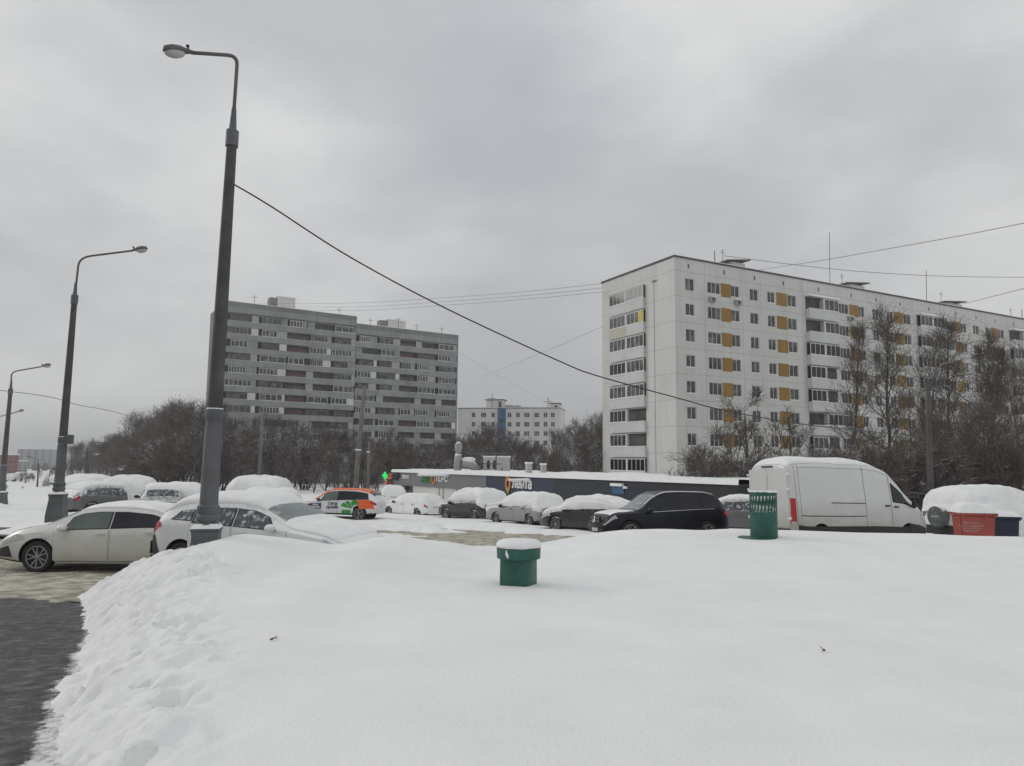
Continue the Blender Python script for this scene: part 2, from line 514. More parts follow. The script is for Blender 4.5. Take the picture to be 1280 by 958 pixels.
def ground_mat(name, c1, c2, c3, sc, rough, bump, bd=.02):
    m = bpy.data.materials.new(name)
    nt, N, L, P = nodes(m)
    P.inputs['Roughness'].default_value = rough
    P.inputs['Specular IOR Level'].default_value = .3
    tc = N.new('ShaderNodeTexCoord')
    n1 = N.new('ShaderNodeTexNoise'); n1.inputs['Scale'].default_value = sc; n1.inputs['Detail'].default_value = 9; n1.inputs['Roughness'].default_value = .68
    L.new(tc.outputs['Object'], n1.inputs['Vector'])
    cr = N.new('ShaderNodeValToRGB')
    cr.color_ramp.elements[0].position = .38; cr.color_ramp.elements[0].color = (*c1, 1)
    cr.color_ramp.elements[1].position = .68; cr.color_ramp.elements[1].color = (*c3, 1)
    e = cr.color_ramp.elements.new(.53); e.color = (*c2, 1)
    L.new(n1.outputs['Fac'], cr.inputs[0]); L.new(cr.outputs[0], P.inputs['Base Color'])
    n2 = N.new('ShaderNodeTexNoise'); n2.inputs['Scale'].default_value = sc * 6; n2.inputs['Detail'].default_value = 6
    L.new(tc.outputs['Object'], n2.inputs['Vector'])
    bp = N.new('ShaderNodeBump'); bp.inputs['Strength'].default_value = bump; bp.inputs['Distance'].default_value = bd
    L.new(n2.outputs['Fac'], bp.inputs['Height']); L.new(bp.outputs['Normal'], P.inputs['Normal'])
    return m
M['slush'] = ground_mat('packed_slush', (.24, .222, .175), (.44, .415, .34), (.70, .685, .64), 2.6, .85, 1.0, .06)
M['asphalt'] = speckle(speckle(ground_mat('frosty_asphalt', (.036, .037, .039), (.072, .073, .075), (.15, .152, .155), 7, .75, .6, .012), 16, .60, .72, (.24, .245, .25)), 45, .66, .74, (.5, .5, .5))

def dust(m):
    """loose snow blown over the edge of the asphalt"""
    nt = m.node_tree; N = nt.nodes; L = nt.links; P = N['Principled BSDF']
    src = P.inputs['Base Color'].links[0].from_socket
    a = N.new('ShaderNodeAttribute'); a.attribute_name = 'snow_dust'
    tc = N.new('ShaderNodeTexCoord'); nz = N.new('ShaderNodeTexNoise'); nz.inputs['Scale'].default_value = 14; nz.inputs['Detail'].default_value = 8; nz.inputs['Roughness'].default_value = .75
    L.new(tc.outputs['Object'], nz.inputs['Vector'])
    ad = N.new('ShaderNodeMath'); ad.operation = 'ADD'; L.new(nz.outputs['Fac'], ad.inputs[0]); L.new(a.outputs['Fac'], ad.inputs[1])
    mr = N.new('ShaderNodeMapRange'); mr.inputs['From Min'].default_value = .82; mr.inputs['From Max'].default_value = 1.05; L.new(ad.outputs[0], mr.inputs['Value'])
    mx = N.new('ShaderNodeMix'); mx.data_type = 'RGBA'; L.new(mr.outputs['Result'], mx.inputs['Factor']); L.new(src, mx.inputs['A']); mx.inputs['B'].default_value = (.7, .7, .69, 1)
    L.new(mx.outputs['Result'], P.inputs['Base Color'])
    return m

def road_h(x, y):
    return roadz(x, y) + .06 * (fbm(x * 1.1, y * 1.4, 51, 4) - .5) + .035 * (fbm(x * 5, y * 5, 52, 3) - .5)
tag(sheet('packed_snow_road', axis([(-60, -14, .6), (-14, 12, .15)]), axis([(10.2, 24, .15), (24, 40, .3)]), road_h, M['slush'],
          keep=lambda x, y: (y > 10.6 + .5 * fbm(x * 1.5, y * 0, 55, 3))), kind='structure')
def path_keep(x, y):
    return (x < xedge(y) + 1.3) & (y < 11.15 + 1.5 * (fbm(x * .8, y * .8, 41, 4) - .5) + .5 * (fbm(x * 6, y * 3, 42, 3) - .5))
tag(sheet('footpath', axis([(-30, -12, .5), (-12, 2, .06)]), axis([(-20, 2, .5), (2, 12, .06)]), lambda x, y: zpath(y) + .022 + 0 * x, dust(M['asphalt']), keep=path_keep, attr=lambda x, y: .55 * ss(-.14, .08, x - xedge(y) - .36 * ss(7.5, 4.0, y) + .16 * (fbm(x * 3, y * 3, 61, 3) - .5)) + .34 * ss(10.4, 11.5, y) + .10 * (fbm(x * .9, y * .5, 62, 3) - .5)), kind='structure')
def street_keep(x, y):
    return (x < -15.2 + .42 * (24 - y) * -1 * 0 + 1.4 * (fbm(x * .5, y * .7, 44, 4) - .5) - .35 * np.abs(y - 24.0)) & (np.abs(y - 24.2) < 2.4 + 1.2 * (fbm(x * .5, y * .4, 45, 3) - .5))
tag(sheet('street', axis([(-60, -13, .25)]), axis([(20, 29, .15)]), lambda x, y: zbase(x, y) + .075 + 0 * x, M['asphalt'], keep=street_keep, attr=lambda x, y: 0 * x), kind='structure')

# ------------------------------------------------------------------ sky, sun, haze
def make_world():
    w = bpy.data.worlds.new('World'); scene.world = w; w.use_nodes = True
    nt = w.node_tree; N = nt.nodes; L = nt.links
    for n in list(N): N.remove(n)
    out = N.new('ShaderNodeOutputWorld')
    sky = N.new('ShaderNodeTexSky'); sky.sky_type = 'NISHITA'; sky.sun_disc = False
    sky.sun_elevation = rad(SUN_EL); sky.sun_rotation = rad(SUN_AZ)
    b1 = N.new('ShaderNodeBackground'); b1.inputs['Strength'].default_value = .12
    L.new(sky.outputs[0], b1.inputs['Color'])
    tc = N.new('ShaderNodeTexCoord'); sp = N.new('ShaderNodeSeparateXYZ'); L.new(tc.outputs['Generated'], sp.inputs[0])
    # project the view direction on a cloud deck
    zz = N.new('ShaderNodeMath'); zz.operation = 'ADD'; L.new(sp.outputs['Z'], zz.inputs[0]); zz.inputs[1].default_value = .22
    mxz = N.new('ShaderNodeMath'); mxz.operation = 'MAXIMUM'; L.new(zz.outputs[0], mxz.inputs[0]); mxz.inputs[1].default_value = .05
    vd = N.new('ShaderNodeVectorMath'); vd.operation = 'DIVIDE'; L.new(tc.outputs['Generated'], vd.inputs[0])
    cb = N.new('ShaderNodeCombineXYZ')
    for i in range(3): L.new(mxz.outputs[0], cb.inputs[i])
    L.new(cb.outputs[0], vd.inputs[1])
    mp = N.new('ShaderNodeMapping'); mp.inputs['Scale'].default_value = (1.0, 1.0, 2.1); mp.inputs['Location'].default_value = CLOUD_LOC
    mp.inputs['Rotation'].default_value = (0, 0, .35)
    L.new(tc.outputs['Generated'], mp.inputs[0])
    n1 = N.new('ShaderNodeTexNoise'); n1.inputs['Scale'].default_value = 1.7; n1.inputs['Detail'].default_value = 6; n1.inputs['Roughness'].default_value = .5; n1.inputs['Distortion'].default_value = .12
    L.new(mp.outputs[0], n1.inputs['Vector'])
    cr = N.new('ShaderNodeValToRGB')
    cr.color_ramp.interpolation = 'EASE'
    cr.color_ramp.elements[0].position = .33; cr.color_ramp.elements[0].color = (.69, .70, .725, 1)
    cr.color_ramp.elements[1].position = .68; cr.color_ramp.elements[1].color = (1.04, 1.045, 1.04, 1)
    L.new(n1.outputs['Fac'], cr.inputs[0])
    # overcast gets brighter towards the zenith
    el = N.new('ShaderNodeMapRange'); el.inputs['From Min'].default_value = 0; el.inputs['From Max'].default_value = 1
    el.inputs['To Min'].default_value = SKY_LO; el.inputs['To Max'].default_value = SKY_HI
    L.new(sp.outputs['Z'], el.inputs['Value'])
    b2 = N.new('ShaderNodeBackground'); L.new(cr.outputs[0], b2.inputs['Color']); L.new(el.outputs[0], b2.inputs['Strength'])
    n2 = N.new('ShaderNodeTexNoise'); n2.inputs['Scale'].default_value = 1.9; n2.inputs['Detail'].default_value = 4
    mp2 = N.new('ShaderNodeMapping'); mp2.inputs['Location'].default_value = HOLE_LOC; mp2.inputs['Scale'].default_value = (1, 1, 2.0); L.new(tc.outputs['Generated'], mp2.inputs[0]); L.new(mp2.outputs[0], n2.inputs['Vector'])
    cov = N.new('ShaderNodeMapRange'); cov.inputs['From Min'].default_value = .56; cov.inputs['From Max'].default_value = .74
    cov.inputs['To Min'].default_value = .99; cov.inputs['To Max'].default_value = .80
    L.new(n2.outputs['Fac'], cov.inputs['Value'])
    mix = N.new('ShaderNodeMixShader'); L.new(cov.outputs[0], mix.inputs[0]); L.new(b1.outputs[0], mix.inputs[1]); L.new(b2.outputs[0], mix.inputs[2])
    L.new(mix.outputs[0], out.inputs['Surface'])
SUN_EL, SUN_AZ = 24, -70      # sun to the left, low
SKY_LO, SKY_HI = .635, .88
CLOUD_LOC = (9.38, 4.93, 4.89); HOLE_LOC = (19.23, 10.78, 5.9)
make_world()
sl = bpy.data.lights.new('sun', 'SUN'); sl.energy = .7; sl.angle = rad(25); sl.color = (1, .96, .9)
so = bpy.data.objects.new('sun', sl); COL.objects.link(so)
_sd = Vector((math.sin(rad(SUN_AZ)) * math.cos(rad(SUN_EL)), math.cos(rad(SUN_AZ)) * math.cos(rad(SUN_EL)), math.sin(rad(SUN_EL))))
so.rotation_euler = _sd.to_track_quat('Z', 'Y').to_euler()
scene.view_settings.view_transform = 'Standard'
scene.view_settings.look = 'None'
scene.view_settings.exposure = 0
scene.view_settings.gamma = 1

def make_haze():
    mb = MB(); mb.box(-1600, 1600, -100, 2700, -14, 48)
    m = bpy.data.materials.new('haze_air'); m.use_nodes = True
    N = m.node_tree.nodes; L = m.node_tree.links
    N.remove(N['Principled BSDF'])
    v = N.new('ShaderNodeVolumePrincipled'); v.inputs['Density'].default_value = HAZE
    v.inputs['Color'].default_value = (.93, .95, .97, 1); v.inputs['Anisotropy'].default_value = .3
    L.new(v.outputs[0], N['Material Output'].inputs['Volume'])
    tag(mb.build('haze', m), kind='stuff')
HAZE = .00065
make_haze()
# ------------------------------------------------------------------ vehicles
def interp(pts, x):
    return float(np.interp(x, [p[0] for p in pts], [p[1] for p in pts]))

def smooth_interp(pts, x, w=.06):
    return sum(interp(pts, x + k * w) for k in (-1, -.5, 0, .5, 1)) / 5

class Car:
    """body surface: x runs from the rear bumper (0) to the nose (L), v runs 0..11 round the section from sill to roof centre"""
    def __init__(s, L, W, top, belt, sill=.22, rends=(.22, .5, .3, .7), tumble=.78, roofr=.16, low=.97, sm=.06):
        s.L, s.W, s.top, s.belt, s.sill = L, W, top, belt, sill
        s.rends, s.tumble, s.roofr, s.low, s.sm = rends, tumble, roofr, low, sm
    def ctrl(s, x):
        x = min(max(x, 0), s.L)
        top = smooth_interp(s.top, x, s.sm)
        belt = min(smooth_interp(s.belt, x, s.sm), top - .045)
        w = s.W / 2
        c0, r0, c1, r1 = s.rends
        if x < r0: w -= s.W * .5 * c0 * (1 - x / r0) ** 2.4
        if s.L - x < r1: w -= s.W * .5 * c1 * (1 - (s.L - x) / r1) ** 2.4
        h = top - belt
        cab = float(ss(.1, .45, h))
        wr = w * ((1 - cab) * .90 + cab * s.tumble)
        drop = min(s.roofr, .45 * h)
        z0 = s.sill + .10 * max(0, 1 - x / .6) + .06 * max(0, 1 - (s.L - x) / .7)
        H = belt - z0
        zr = top - drop
        return [(0, z0), (w * .86, z0), (w * s.low * .985, z0 + .05), (w * (s.low + (1 - s.low) * .7), z0 + .3 * H), (w, z0 + .72 * H),
                (w * .985, belt), (w * .985 + (wr - w * .985) * .36, belt + (zr - belt) * .33), (w * .985 + (wr - w * .985) * .7, belt + (zr - belt) * .67), (wr, zr),
                (wr * .90, top - drop * .38), (wr * .55, top - drop * .06), (0, top)]
    def P(s, x, v, side=1, off=0.0):
        c = s.ctrl(x)
        v = min(max(v, 0), 11)
        i = min(int(v), 10); f = v - i
        p0 = c[max(i - 1, 0)] if i > 0 else c[0]; p1 = c[i]; p2 = c[i + 1]; p3 = c[min(i + 2, 11)] if i < 10 else (-c[10][0], c[10][1])
        def cr(a, b, cc, d):
            return .5 * (2 * b + (cc - a) * f + (2 * a - 5 * b + 4 * cc - d) * f * f + (3 * b - a - 3 * cc + d) * f ** 3)
        k = .75
        y = (1 - k) * (p1[0] + (p2[0] - p1[0]) * f) + k * cr(p0[0], p1[0], p2[0], p3[0])
        z = (1 - k) * (p1[1] + (p2[1] - p1[1]) * f) + k * cr(p0[1], p1[1], p2[1], p3[1])
        p = Vector((x, side * y, z))
        if off:
            p = p + s.N(x, v, side) * off
        return p
    def N(s, x, v, side=1):
        e = .02
        a = s.P(min(x + e, s.L), v, side) - s.P(max(x - e, 0), v, side)
        b = s.P(x, min(v + .1, 11), side) - s.P(x, max(v - .1, 0), side)
        n = b.cross(a) * side
        return n.normalized() if n.length > 1e-9 else Vector((0, side, 0))
    def body(s, wheels, r, mats, arch=.055):
        mb = MB()
        xs = []
        for k in range(7): xs.append(s.rends[1] * (k / 6) ** 1.7)
        n = 46
        for k in range(1, n): xs.append(s.rends[1] + (s.L - s.rends[3] - s.rends[1]) * k / n)
        for k in range(9): xs.append(s.L - s.rends[3] * (1 - k / 8) ** 1.7)
        vs = []
        for i in range(11): vs += [i, i + .5] if i in (2, 3, 4, 8, 9, 10) else [i]
        vs.append(11)
        m = len(vs)
        ring = []
        for x in xs:
            left = [s.P(x, v, 1) for v in vs]
            right = [s.P(x, v, -1) for v in reversed(vs[1:-1])]
            ring.append(left + right)
        q = len(ring[0])
        b0 = 0
        for rg in ring: mb.v.extend(tuple(p) for p in rg)
        for i in range(len(ring) - 1):
            for k in range(q):
                k2 = (k + 1) % q
                low = (k < 2 or k >= q - 2)
                mb.f.append((i * q + k, (i + 1) * q + k, (i + 1) * q + k2, i * q + k2)); mb.m.append(1 if low else 0)
        # nose and tail: shrink in, then close
        for (i, dx) in ((0, -.018), (len(ring) - 1, .018)):
            c = sum(ring[i], Vector()) / q
            b = len(mb.v)
            for p in ring[i]:
                w = c + (p - c) * .95; mb.v.append((w.x + dx, w.y, w.z))
            for k in range(q):
                k2 = (k + 1) % q
                f = (i * q + k, b + k, b + k2, i * q + k2)
                mb.f.append(f if dx > 0 else f[::-1]); mb.m.append(0)
            f = tuple(b + k for k in range(q))
            mb.f.append(f if dx > 0 else f[::-1]); mb.m.append(0)
        me = mb.mesh('body', mats)
        bm = bmesh.new(); bm.from_mesh(me); bmesh.ops.recalc_face_normals(bm, faces=bm.faces); bm.to_mesh(me); bm.free()
        tmp = bpy.data.objects.new('tmp', me); COL.objects.link(tmp)
        cut = MB()
        for wx in wheels:
            Mx = Matrix.Translation((wx, -s.W, r + .01)) @ Matrix.Rotation(-math.pi / 2, 4, 'X')
            cut.lathe([(r + arch, 0), (r + arch, 2 * s.W)], 28, 1, Mx)
        cme = cut.mesh('cut', mats)
        cme.polygons.foreach_set('material_index', [1] * len(cme.polygons))
        bm = bmesh.new(); bm.from_mesh(cme); bmesh.ops.recalc_face_normals(bm, faces=bm.faces); bm.to_mesh(cme); bm.free()
        cob = bpy.data.objects.new('cut', cme); COL.objects.link(cob)
        bo = tmp.modifiers.new('b', 'BOOLEAN'); bo.operation = 'DIFFERENCE'; bo.object = cob; bo.solver = 'EXACT'
        dg = bpy.context.evaluated_depsgraph_get()
        out = bpy.data.meshes.new_from_object(tmp.evaluated_get(dg))
        bpy.data.objects.remove(tmp); bpy.data.objects.remove(cob)
        out.polygons.foreach_set('use_smooth', [True] * len(out.polygons))
        out.set_sharp_from_angle(angle=rad(38))
        return out
    def patch(s, mb, x0, x1, v0, v1, side=1, off=.004, nx=10, nv=4, mi=0, mask=None, x0b=None, x1b=None):
        """panel on the body surface; x limits may slant from the v0 edge (x0,x1) to the v1 edge (x0b,x1b)"""
        x0b = x0 if x0b is None else x0b; x1b = x1 if x1b is None else x1b
        b = len(mb.v)
        for j in range(nv + 1):
            v = v0 + (v1 - v0) * j / nv
            t = j / nv
            for i in range(nx + 1):
                xa = x0 + (x0b - x0) * t; xb = x1 + (x1b - x1) * t
                mb.v.append(tuple(s.P(xa + (xb - xa) * i / nx, v, side, off)))
        for j in range(nv):
            for i in range(nx):
                a = b + j * (nx + 1) + i
                f = (a, a + 1, a + nx + 2, a + nx + 1)
                mb.f.append(f if side < 0 else f[::-1]); mb.m.append(mi)
    def toppatch(s, mb, x0, x1, v0, off=.004, nx=8, nv=6, mi=0):
        b = len(mb.v)
        cols = [(v0 + (11 - v0) * j / nv, 1) for j in range(nv + 1)] + [(11 - (11 - v0) * j / nv, -1) for j in range(1, nv + 1)]
        for i in range(nx + 1):
            x = x0 + (x1 - x0) * i / nx
            for (v, sd) in cols: mb.v.append(tuple(s.P(x, v, sd, off)))
        k = len(cols)
        for i in range(nx):
            for j in range(k - 1):
                a = b + i * k + j
                mb.f.append((a, a + k, a + k + 1, a + 1)); mb.m.append(mi)
    def snowcap(s, x0, x1, vfun, th, seed=0, nx=44, nv=16, rag=.35, uneven=.75, endfade=.35):
        """snow lying on the car, thickness th, edge of the cover at v = vfun(x)"""
        mb = MB()
        rows = []
        for i in range(nx + 1):
            x = x0 + (x1 - x0) * i / nx
            row = []
            for side in (1, -1):
                vs = vfun(x)
                vs = vs[0 if side > 0 else 1] if isinstance(vs, tuple) else vs
                vs += rag * 2 * (snz(x * 2.6 + 10 * side, seed * 3.3, seed, 5) - .5)
                pts = []
                for j in range(nv + 1):
                    v = vs + (11 - vs) * j / nv
                    d = (v - vs)
                    t = th * min(1, max(0, d) / 1.3) ** .5
                    t *= 1 - uneven * (snz(x * 1.5 + 5 * side * (11 - v) / 11, v * .7, seed + 3, 4) - .4)
                    e = min(1, (x - x0 + .0) / endfade) if endfade else 1
                    e2 = min(1, (x1 - x) / endfade) if endfade else 1
                    t *= math.sqrt(max(0, e)) * math.sqrt(max(0, e2))
                    n = s.N(x, min(v, 10.8), side) + Vector((0, 0, .25))
                    p = s.P(x, v, side) + n.normalized() * (t + .004)
                    pts.append(p)
                row.append(pts)
            rows.append(row[0] + list(reversed(row[1]))[1:])
        k = len(rows[0])
        for r in rows: mb.v.extend(tuple(p) for p in r)
        for i in range(nx):
            for j in range(k - 1):
                a = i * k + j
                mb.f.append((a, a + k, a + k + 1, a + 1)); mb.m.append(0)
        return mb

def wheel_parts(r, w, spokes, rimmat, tyremat, rimr=.66, dark=True):
    """tyre and rim meshes about the local Y axis"""
    R = Matrix.Rotation(-math.pi / 2, 4, 'X')
    t = MB()
    hw = w / 2
    t.lathe([(r * rimr, -hw * .7), (r * .74, -hw * .98), (r * .9, -hw), (r * .975, -hw * .8), (r, -hw * .4), (r, hw * .4), (r * .975, hw * .8), (r * .9, hw), (r * .74, hw * .98), (r * rimr, hw * .7)], 36, 0, R, cap=False)
    rim = MB()
    rr = r * rimr
    rim.lathe([(rr * 1.02, -hw * .72), (rr * 1.02, hw * .80), (rr * .93, hw * .80), (rr * .90, hw * .35), (0.0001, hw * .30)], 36, 1 if dark else 0, R, cap=False)
    rim.lathe([(rr * 1.03, hw * .74), (rr * 1.03, hw * .84), (rr * .92, hw * .84), (rr * .92, hw * .6)], 36, 0, R, cap=False)
    rim.lathe([(rr * .22, hw * .3), (rr * .22, hw * .72), (rr * .12, hw * .78), (.0001, hw * .78)], 16, 0, R, cap=False)
    if dark:
        for k in range(spokes):
            for da in (-.13, .13):
                a = 2 * math.pi * k / spokes + da * (1 if spokes <= 6 else .6)
                a2 = 2 * math.pi * k / spokes + da * 1.9 * (1 if spokes <= 6 else .6)
                p0 = Vector((math.cos(a) * rr * .18, math.sin(a) * rr * .18, hw * .66)); p1 = Vector((math.cos(a2) * rr * .95, math.sin(a2) * rr * .95, hw * .76))
                d = (p1 - p0); n = Vector((-d.y, d.x, 0)).normalized() * rr * .055
                vs = [R @ q for q in (p0 + n, p0 - n, p1 - n, p1 + n, p0 + n - Vector((0, 0, .04)), p0 - n - Vector((0, 0, .04)), p1 - n - Vector((0, 0, .04)), p1 + n - Vector((0, 0, .04)))]
                rim.add(vs, [(0, 1, 2, 3), (0, 4, 5, 1), (1, 5, 6, 2), (2, 6, 7, 3), (3, 7, 4, 0)], 0)
    return t.mesh('tyre', tyremat, angle=40), rim.mesh('rim', [rimmat, M['black']], angle=40)

def fit_slope(o, hx, hy, x, y, z, L=4.0):
    """stand a vehicle on the sloping road: heading (hx,hy)"""
    e = 1.0
    gx = (ZB(x + hx * e, y + hy * e) - ZB(x - hx * e, y - hy * e)) / 2
    gy = (ZB(x - hy * e, y + hx * e) - ZB(x + hy * e, y - hx * e)) / 2
    fwd = Vector((hx, hy, gx)).normalized()
    lat = Vector((-hy, hx, gy)); lat = (lat - fwd * lat.dot(fwd)).normalized()
    up = fwd.cross(lat)
    R = Matrix((fwd, lat, up)).transposed()
    o.matrix_world = Matrix.Translation((x, y, z)) @ R.to_4x4()

def vehicle(name, car, wheels, r, paint, label, cat, group=None, glass=None, ws=None, rw=None, side=(), doors=(), head=None, tail=None, mirror=None,
            handles=(), snow=(), grille=None, plates=True, tyre=None, rim=None, spokes=5, rimr=.66, ww=.21, sides=(1, -1), trim=None, snowmat=None, frame=True, wsglass=None, bumper=None, track=None):
    root = empty(name)
    tag(root, label, cat, group)
    K = Matrix.Translation((-car.L / 2, 0, 0))
    def b(mb, nm, mats, parent=root, angle=None, smooth=False):
        me = mb.mesh(nm, mats, smooth, angle); me.transform(K)
        return link(nm, me, parent)
    glass = glass or M['glass']
    bme = car.body(wheels, r, [paint, M['black']]); bme.transform(K)
    body = link('body', bme, root)
    if ws:
        mb = MB(); car.toppatch(mb, ws[0], ws[1], ws[2] if len(ws) > 2 else 8.6); b(mb, 'windscreen', wsglass or glass, smooth=True)
    if rw:
        mb = MB(); car.toppatch(mb, rw[0], rw[1], rw[2] if len(rw) > 2 else 8.6); b(mb, 'rear_window', glass, smooth=True)
    for i, sw in enumerate(side):
        for sd in sides:
            if frame:
                mb = MB(); car.patch(mb, sw[0] - .03, sw[1] + .03, sw[2] - .12, sw[3] + .10, sd, .003, 12, 4, 0, None, sw[4] - .03 if len(sw) > 4 else None, sw[5] + .03 if len(sw) > 5 else None)
                fr = b(mb, 'window_frame', M['black'], smooth=True)
            else: fr = root
            mb = MB(); car.patch(mb, sw[0], sw[1], sw[2], sw[3], sd, .008, 12, 4, 0, None, sw[4] if len(sw) > 4 else None, sw[5] if len(sw) > 5 else None)
            g = sw[6] if len(sw) > 6 else glass
            b(mb, 'side_window', g, fr, smooth=True)
    for (x0, x1, v0, v1) in doors:
        for sd in sides:
            mb = MB()
            car.patch(mb, x0 - .006, x1 + .006, v0 - .05, v1, sd, .0015, 10, 8, 1)
            car.patch(mb, x0, x1, v0, v1, sd, .004, 10, 8, 0)
            d = b(mb, 'door', [paint, M['black']], smooth=True)
            hx = x0 + .16
            p = car.P(hx, 4.55, sd, .02)
            h = MB(); h.box(p.x - .09, p.x + .09, p.y - .02, p.y + .02, p.z - .014, p.z + .014)
            if handles is not None: b(h, 'handle', paint if handles == 'paint' else M['black'], d)
    if head:
        for sd in (1, -1):
            mb = MB(); car.patch(mb, head[0], head[1], head[2], head[3], sd, .008, 10, 4, 0, None, head[4] if len(head) > 4 else None); b(mb, 'headlight', M['lamp_clear'], smooth=True)
    if tail:
        for sd in (1, -1):
            mb = MB(); car.patch(mb, tail[0], tail[1], tail[2], tail[3], sd, .008, 8, 4, 0, None, None, tail[4] if len(tail) > 4 else None); b(mb, 'tail_light', M['lamp_red'], smooth=True)
    if mirror:
        for sd in (1, -1):
            p = car.P(mirror[0], mirror[1], sd)
            mb = MB(); sz = mirror[2] if len(mirror) > 2 else (.09, .11, .075)
            mb.blob((p.x + .02, p.y + sd * .13, p.z + .05), sz, 12, 8)
            mb.box(p.x - .03, p.x + .04, min(p.y, p.y + sd * .1), max(p.y, p.y + sd * .1), p.z - .0, p.z + .03, 1)
            b(mb, 'wing_mirror', [mirror[3] if len(mirror) > 3 else paint, M['black']], smooth=True)
    if bumper:
        for (x0, x1, v0, v1) in bumper:
            mb = MB()
            for sd in (1, -1): car.patch(mb, x0, x1, v0, v1, sd, .006, 8, 5)
            # across the end
            end = car.L if x1 > car.L * .7 else 0.0
            b(mb, 'bumper', M['black'], smooth=True)
    if trim:
        for (x0, x1, v0, v1) in trim:
            for sd in sides:
                mb = MB(); car.patch(mb, x0, x1, v0, v1, sd, .010, 16, 3); b(mb, 'trim', M['black'], smooth=True)
    if plates:
        for (x, sgn, z) in ((car.L + .02, 1, .42), (-.02, -1, plates if isinstance(plates, float) else .75)):
            mb = MB(); mb.box(min(x, x + .02 * sgn), max(x, x + .02 * sgn), -.26, .26, z - .055, z + .055); b(mb, 'number_plate', M['plate'])
    if grille:
        grille(b)
    tm, rm = wheel_parts(r, ww, spokes, rim or M['alloy'], tyre or M['rubber'], rimr)
    tr = track or car.W / 2 - ww / 2 - .005
    for wx in wheels:
        for sd in (1, -1):
            w = empty('wheel', (wx - car.L / 2, sd * tr, r), 0 if sd > 0 else math.pi, root)
            link('tyre', tm, w); link('rim', rm, w)
    for i, sn in enumerate(snow):
        mb = car.snowcap(*sn[:4], **(sn[4] if len(sn) > 4 else {}))
        b(mb, 'snow_cover', snowmat or M['snow_soft'], smooth=True)
    return root, b

def place(root, px, D, head_deg, z=None, dz=0.0, x=None):
    """head_deg: heading measured from +X counter-clockwise"""
    X = at(px, 620, D).x if x is None else x
    h = rad(head_deg)
    zz = ZB(X, D) + dz if z is None else z
    fit_slope(root, math.cos(h), math.sin(h), X, D, zz)
    return X

# ---- body shapes
def shape_sedan():
    return Car(4.75, 1.80,
        [(0, .98), (.12, 1.06), (.5, 1.12), (.85, 1.22), (1.35, 1.385), (1.9, 1.44), (2.5, 1.44), (2.9, 1.39), (3.3, 1.22), (3.65, 1.03), (4.0, .98), (4.4, .86), (4.62, .74), (4.75, .60)],
        [(0, .93), (.6, .98), (1.5, .96), (2.5, .92), (3.6, .88), (4.2, .80), (4.75, .55)], sill=.20, rends=(.2, .45, .30, .8), roofr=.13)
def shape_hatch():
    return Car(4.4, 1.78,
        [(0, .85), (.06, 1.0), (.25, 1.22), (.55, 1.40), (1.0, 1.47), (1.9, 1.48), (2.35, 1.44), (2.75, 1.28), (3.2, 1.04), (3.55, .98), (4.0, .88), (4.25, .76), (4.4, .58)],
        [(0, .80), (.3, 1.04), (1.0, 1.0), (2.0, .96), (3.2, .90), (3.9, .80), (4.4, .5)], sill=.22, rends=(.22, .5, .3, .75), roofr=.15)
def shape_suv(H=1.68, L=4.6, W=1.85, hood=1.08):
    k = L / 4.6
    return Car(L, W,
        [(0, .95), (.05, 1.1), (.18 * k, 1.35), (.42 * k, H - .10), (.9 * k, H - .01), (1.8 * k, H), (2.4 * k, H - .03), (2.8 * k, H - .18), (3.25 * k, hood + .13), (3.5 * k, hood), (4.1 * k, hood - .05), (4.42 * k, hood - .13), (4.52 * k, hood - .3), (L, .66)],
        [(0, .9), (.3, H * .66), (1.5, H * .63), (3.3, hood - .08), (4.2, hood - .14), (L, .6)], sill=.28, rends=(.16, .4, .22, .6), roofr=.14, tumble=.8)
def shape_wagon():
    return Car(4.5, 1.72,
        [(0, .8), (.05, 1.0), (.22, 1.3), (.45, 1.46), (1.0, 1.5), (2.2, 1.49), (2.6, 1.38), (3.15, 1.04), (3.5, .97), (4.1, .87), (4.35, .78), (4.5, .6)],
        [(0, .78), (.3, .98), (1.5, .95), (3.1, .9), (4.0, .8), (4.5, .52)], sill=.22, rends=(.18, .4, .25, .65), roofr=.14)

# ---- paints
M['paint_sedan'] = car_paint('dirty_white_paint', (.70, .70, .68), dirt=(.26, .242, .185), dlo=.1, dhi=1.05, amount=.72)
M['paint_hatch'] = car_paint('frosted_white_paint', (.62, .63, .64), dirt=(.45, .45, .44), dlo=.2, dhi=.7, amount=.5, frost=.12)
M['paint_white'] = car_paint('white_paint', (.68, .69, .70), dirt=(.36, .35, .32), dlo=.2, dhi=.75, amount=.5, frost=.08)
M['paint_van'] = car_paint('white_van_paint', (.60, .61, .61), dirt=(.25, .225, .17), dlo=.3, dhi=1.45, amount=.7)
M['paint_black'] = car_paint('dark_blue_black_paint', (.006, .008, .016), dirt=(.035, .035, .036), dlo=.1, dhi=.6, amount=.4, frost=.0, rough=.28, coat=.0, spec=.32)
M['paint_blackroof'] = M['paint_black']
M['paint_dark'] = car_paint('dark_grey_paint', (.022, .023, .026), dirt=(.09, .09, .09), dlo=.2, dhi=.8, amount=.5, frost=.05)
M['paint_silver'] = car_paint('silver_paint', (.30, .31, .32), dirt=(.2, .2, .19), dlo=.2, dhi=.8, amount=.6, frost=.08)
M['paint_grey'] = car_paint('grey_paint', (.13, .135, .14), dirt=(.16, .155, .15), dlo=.2, dhi=.8, amount=.5, frost=.12)
M['paint_snowy'] = car_paint('snow_plastered_white', (.62, .63, .64), dirt=(.6, .6, .6), dlo=.2, dhi=.6, amount=.3, frost=.46)

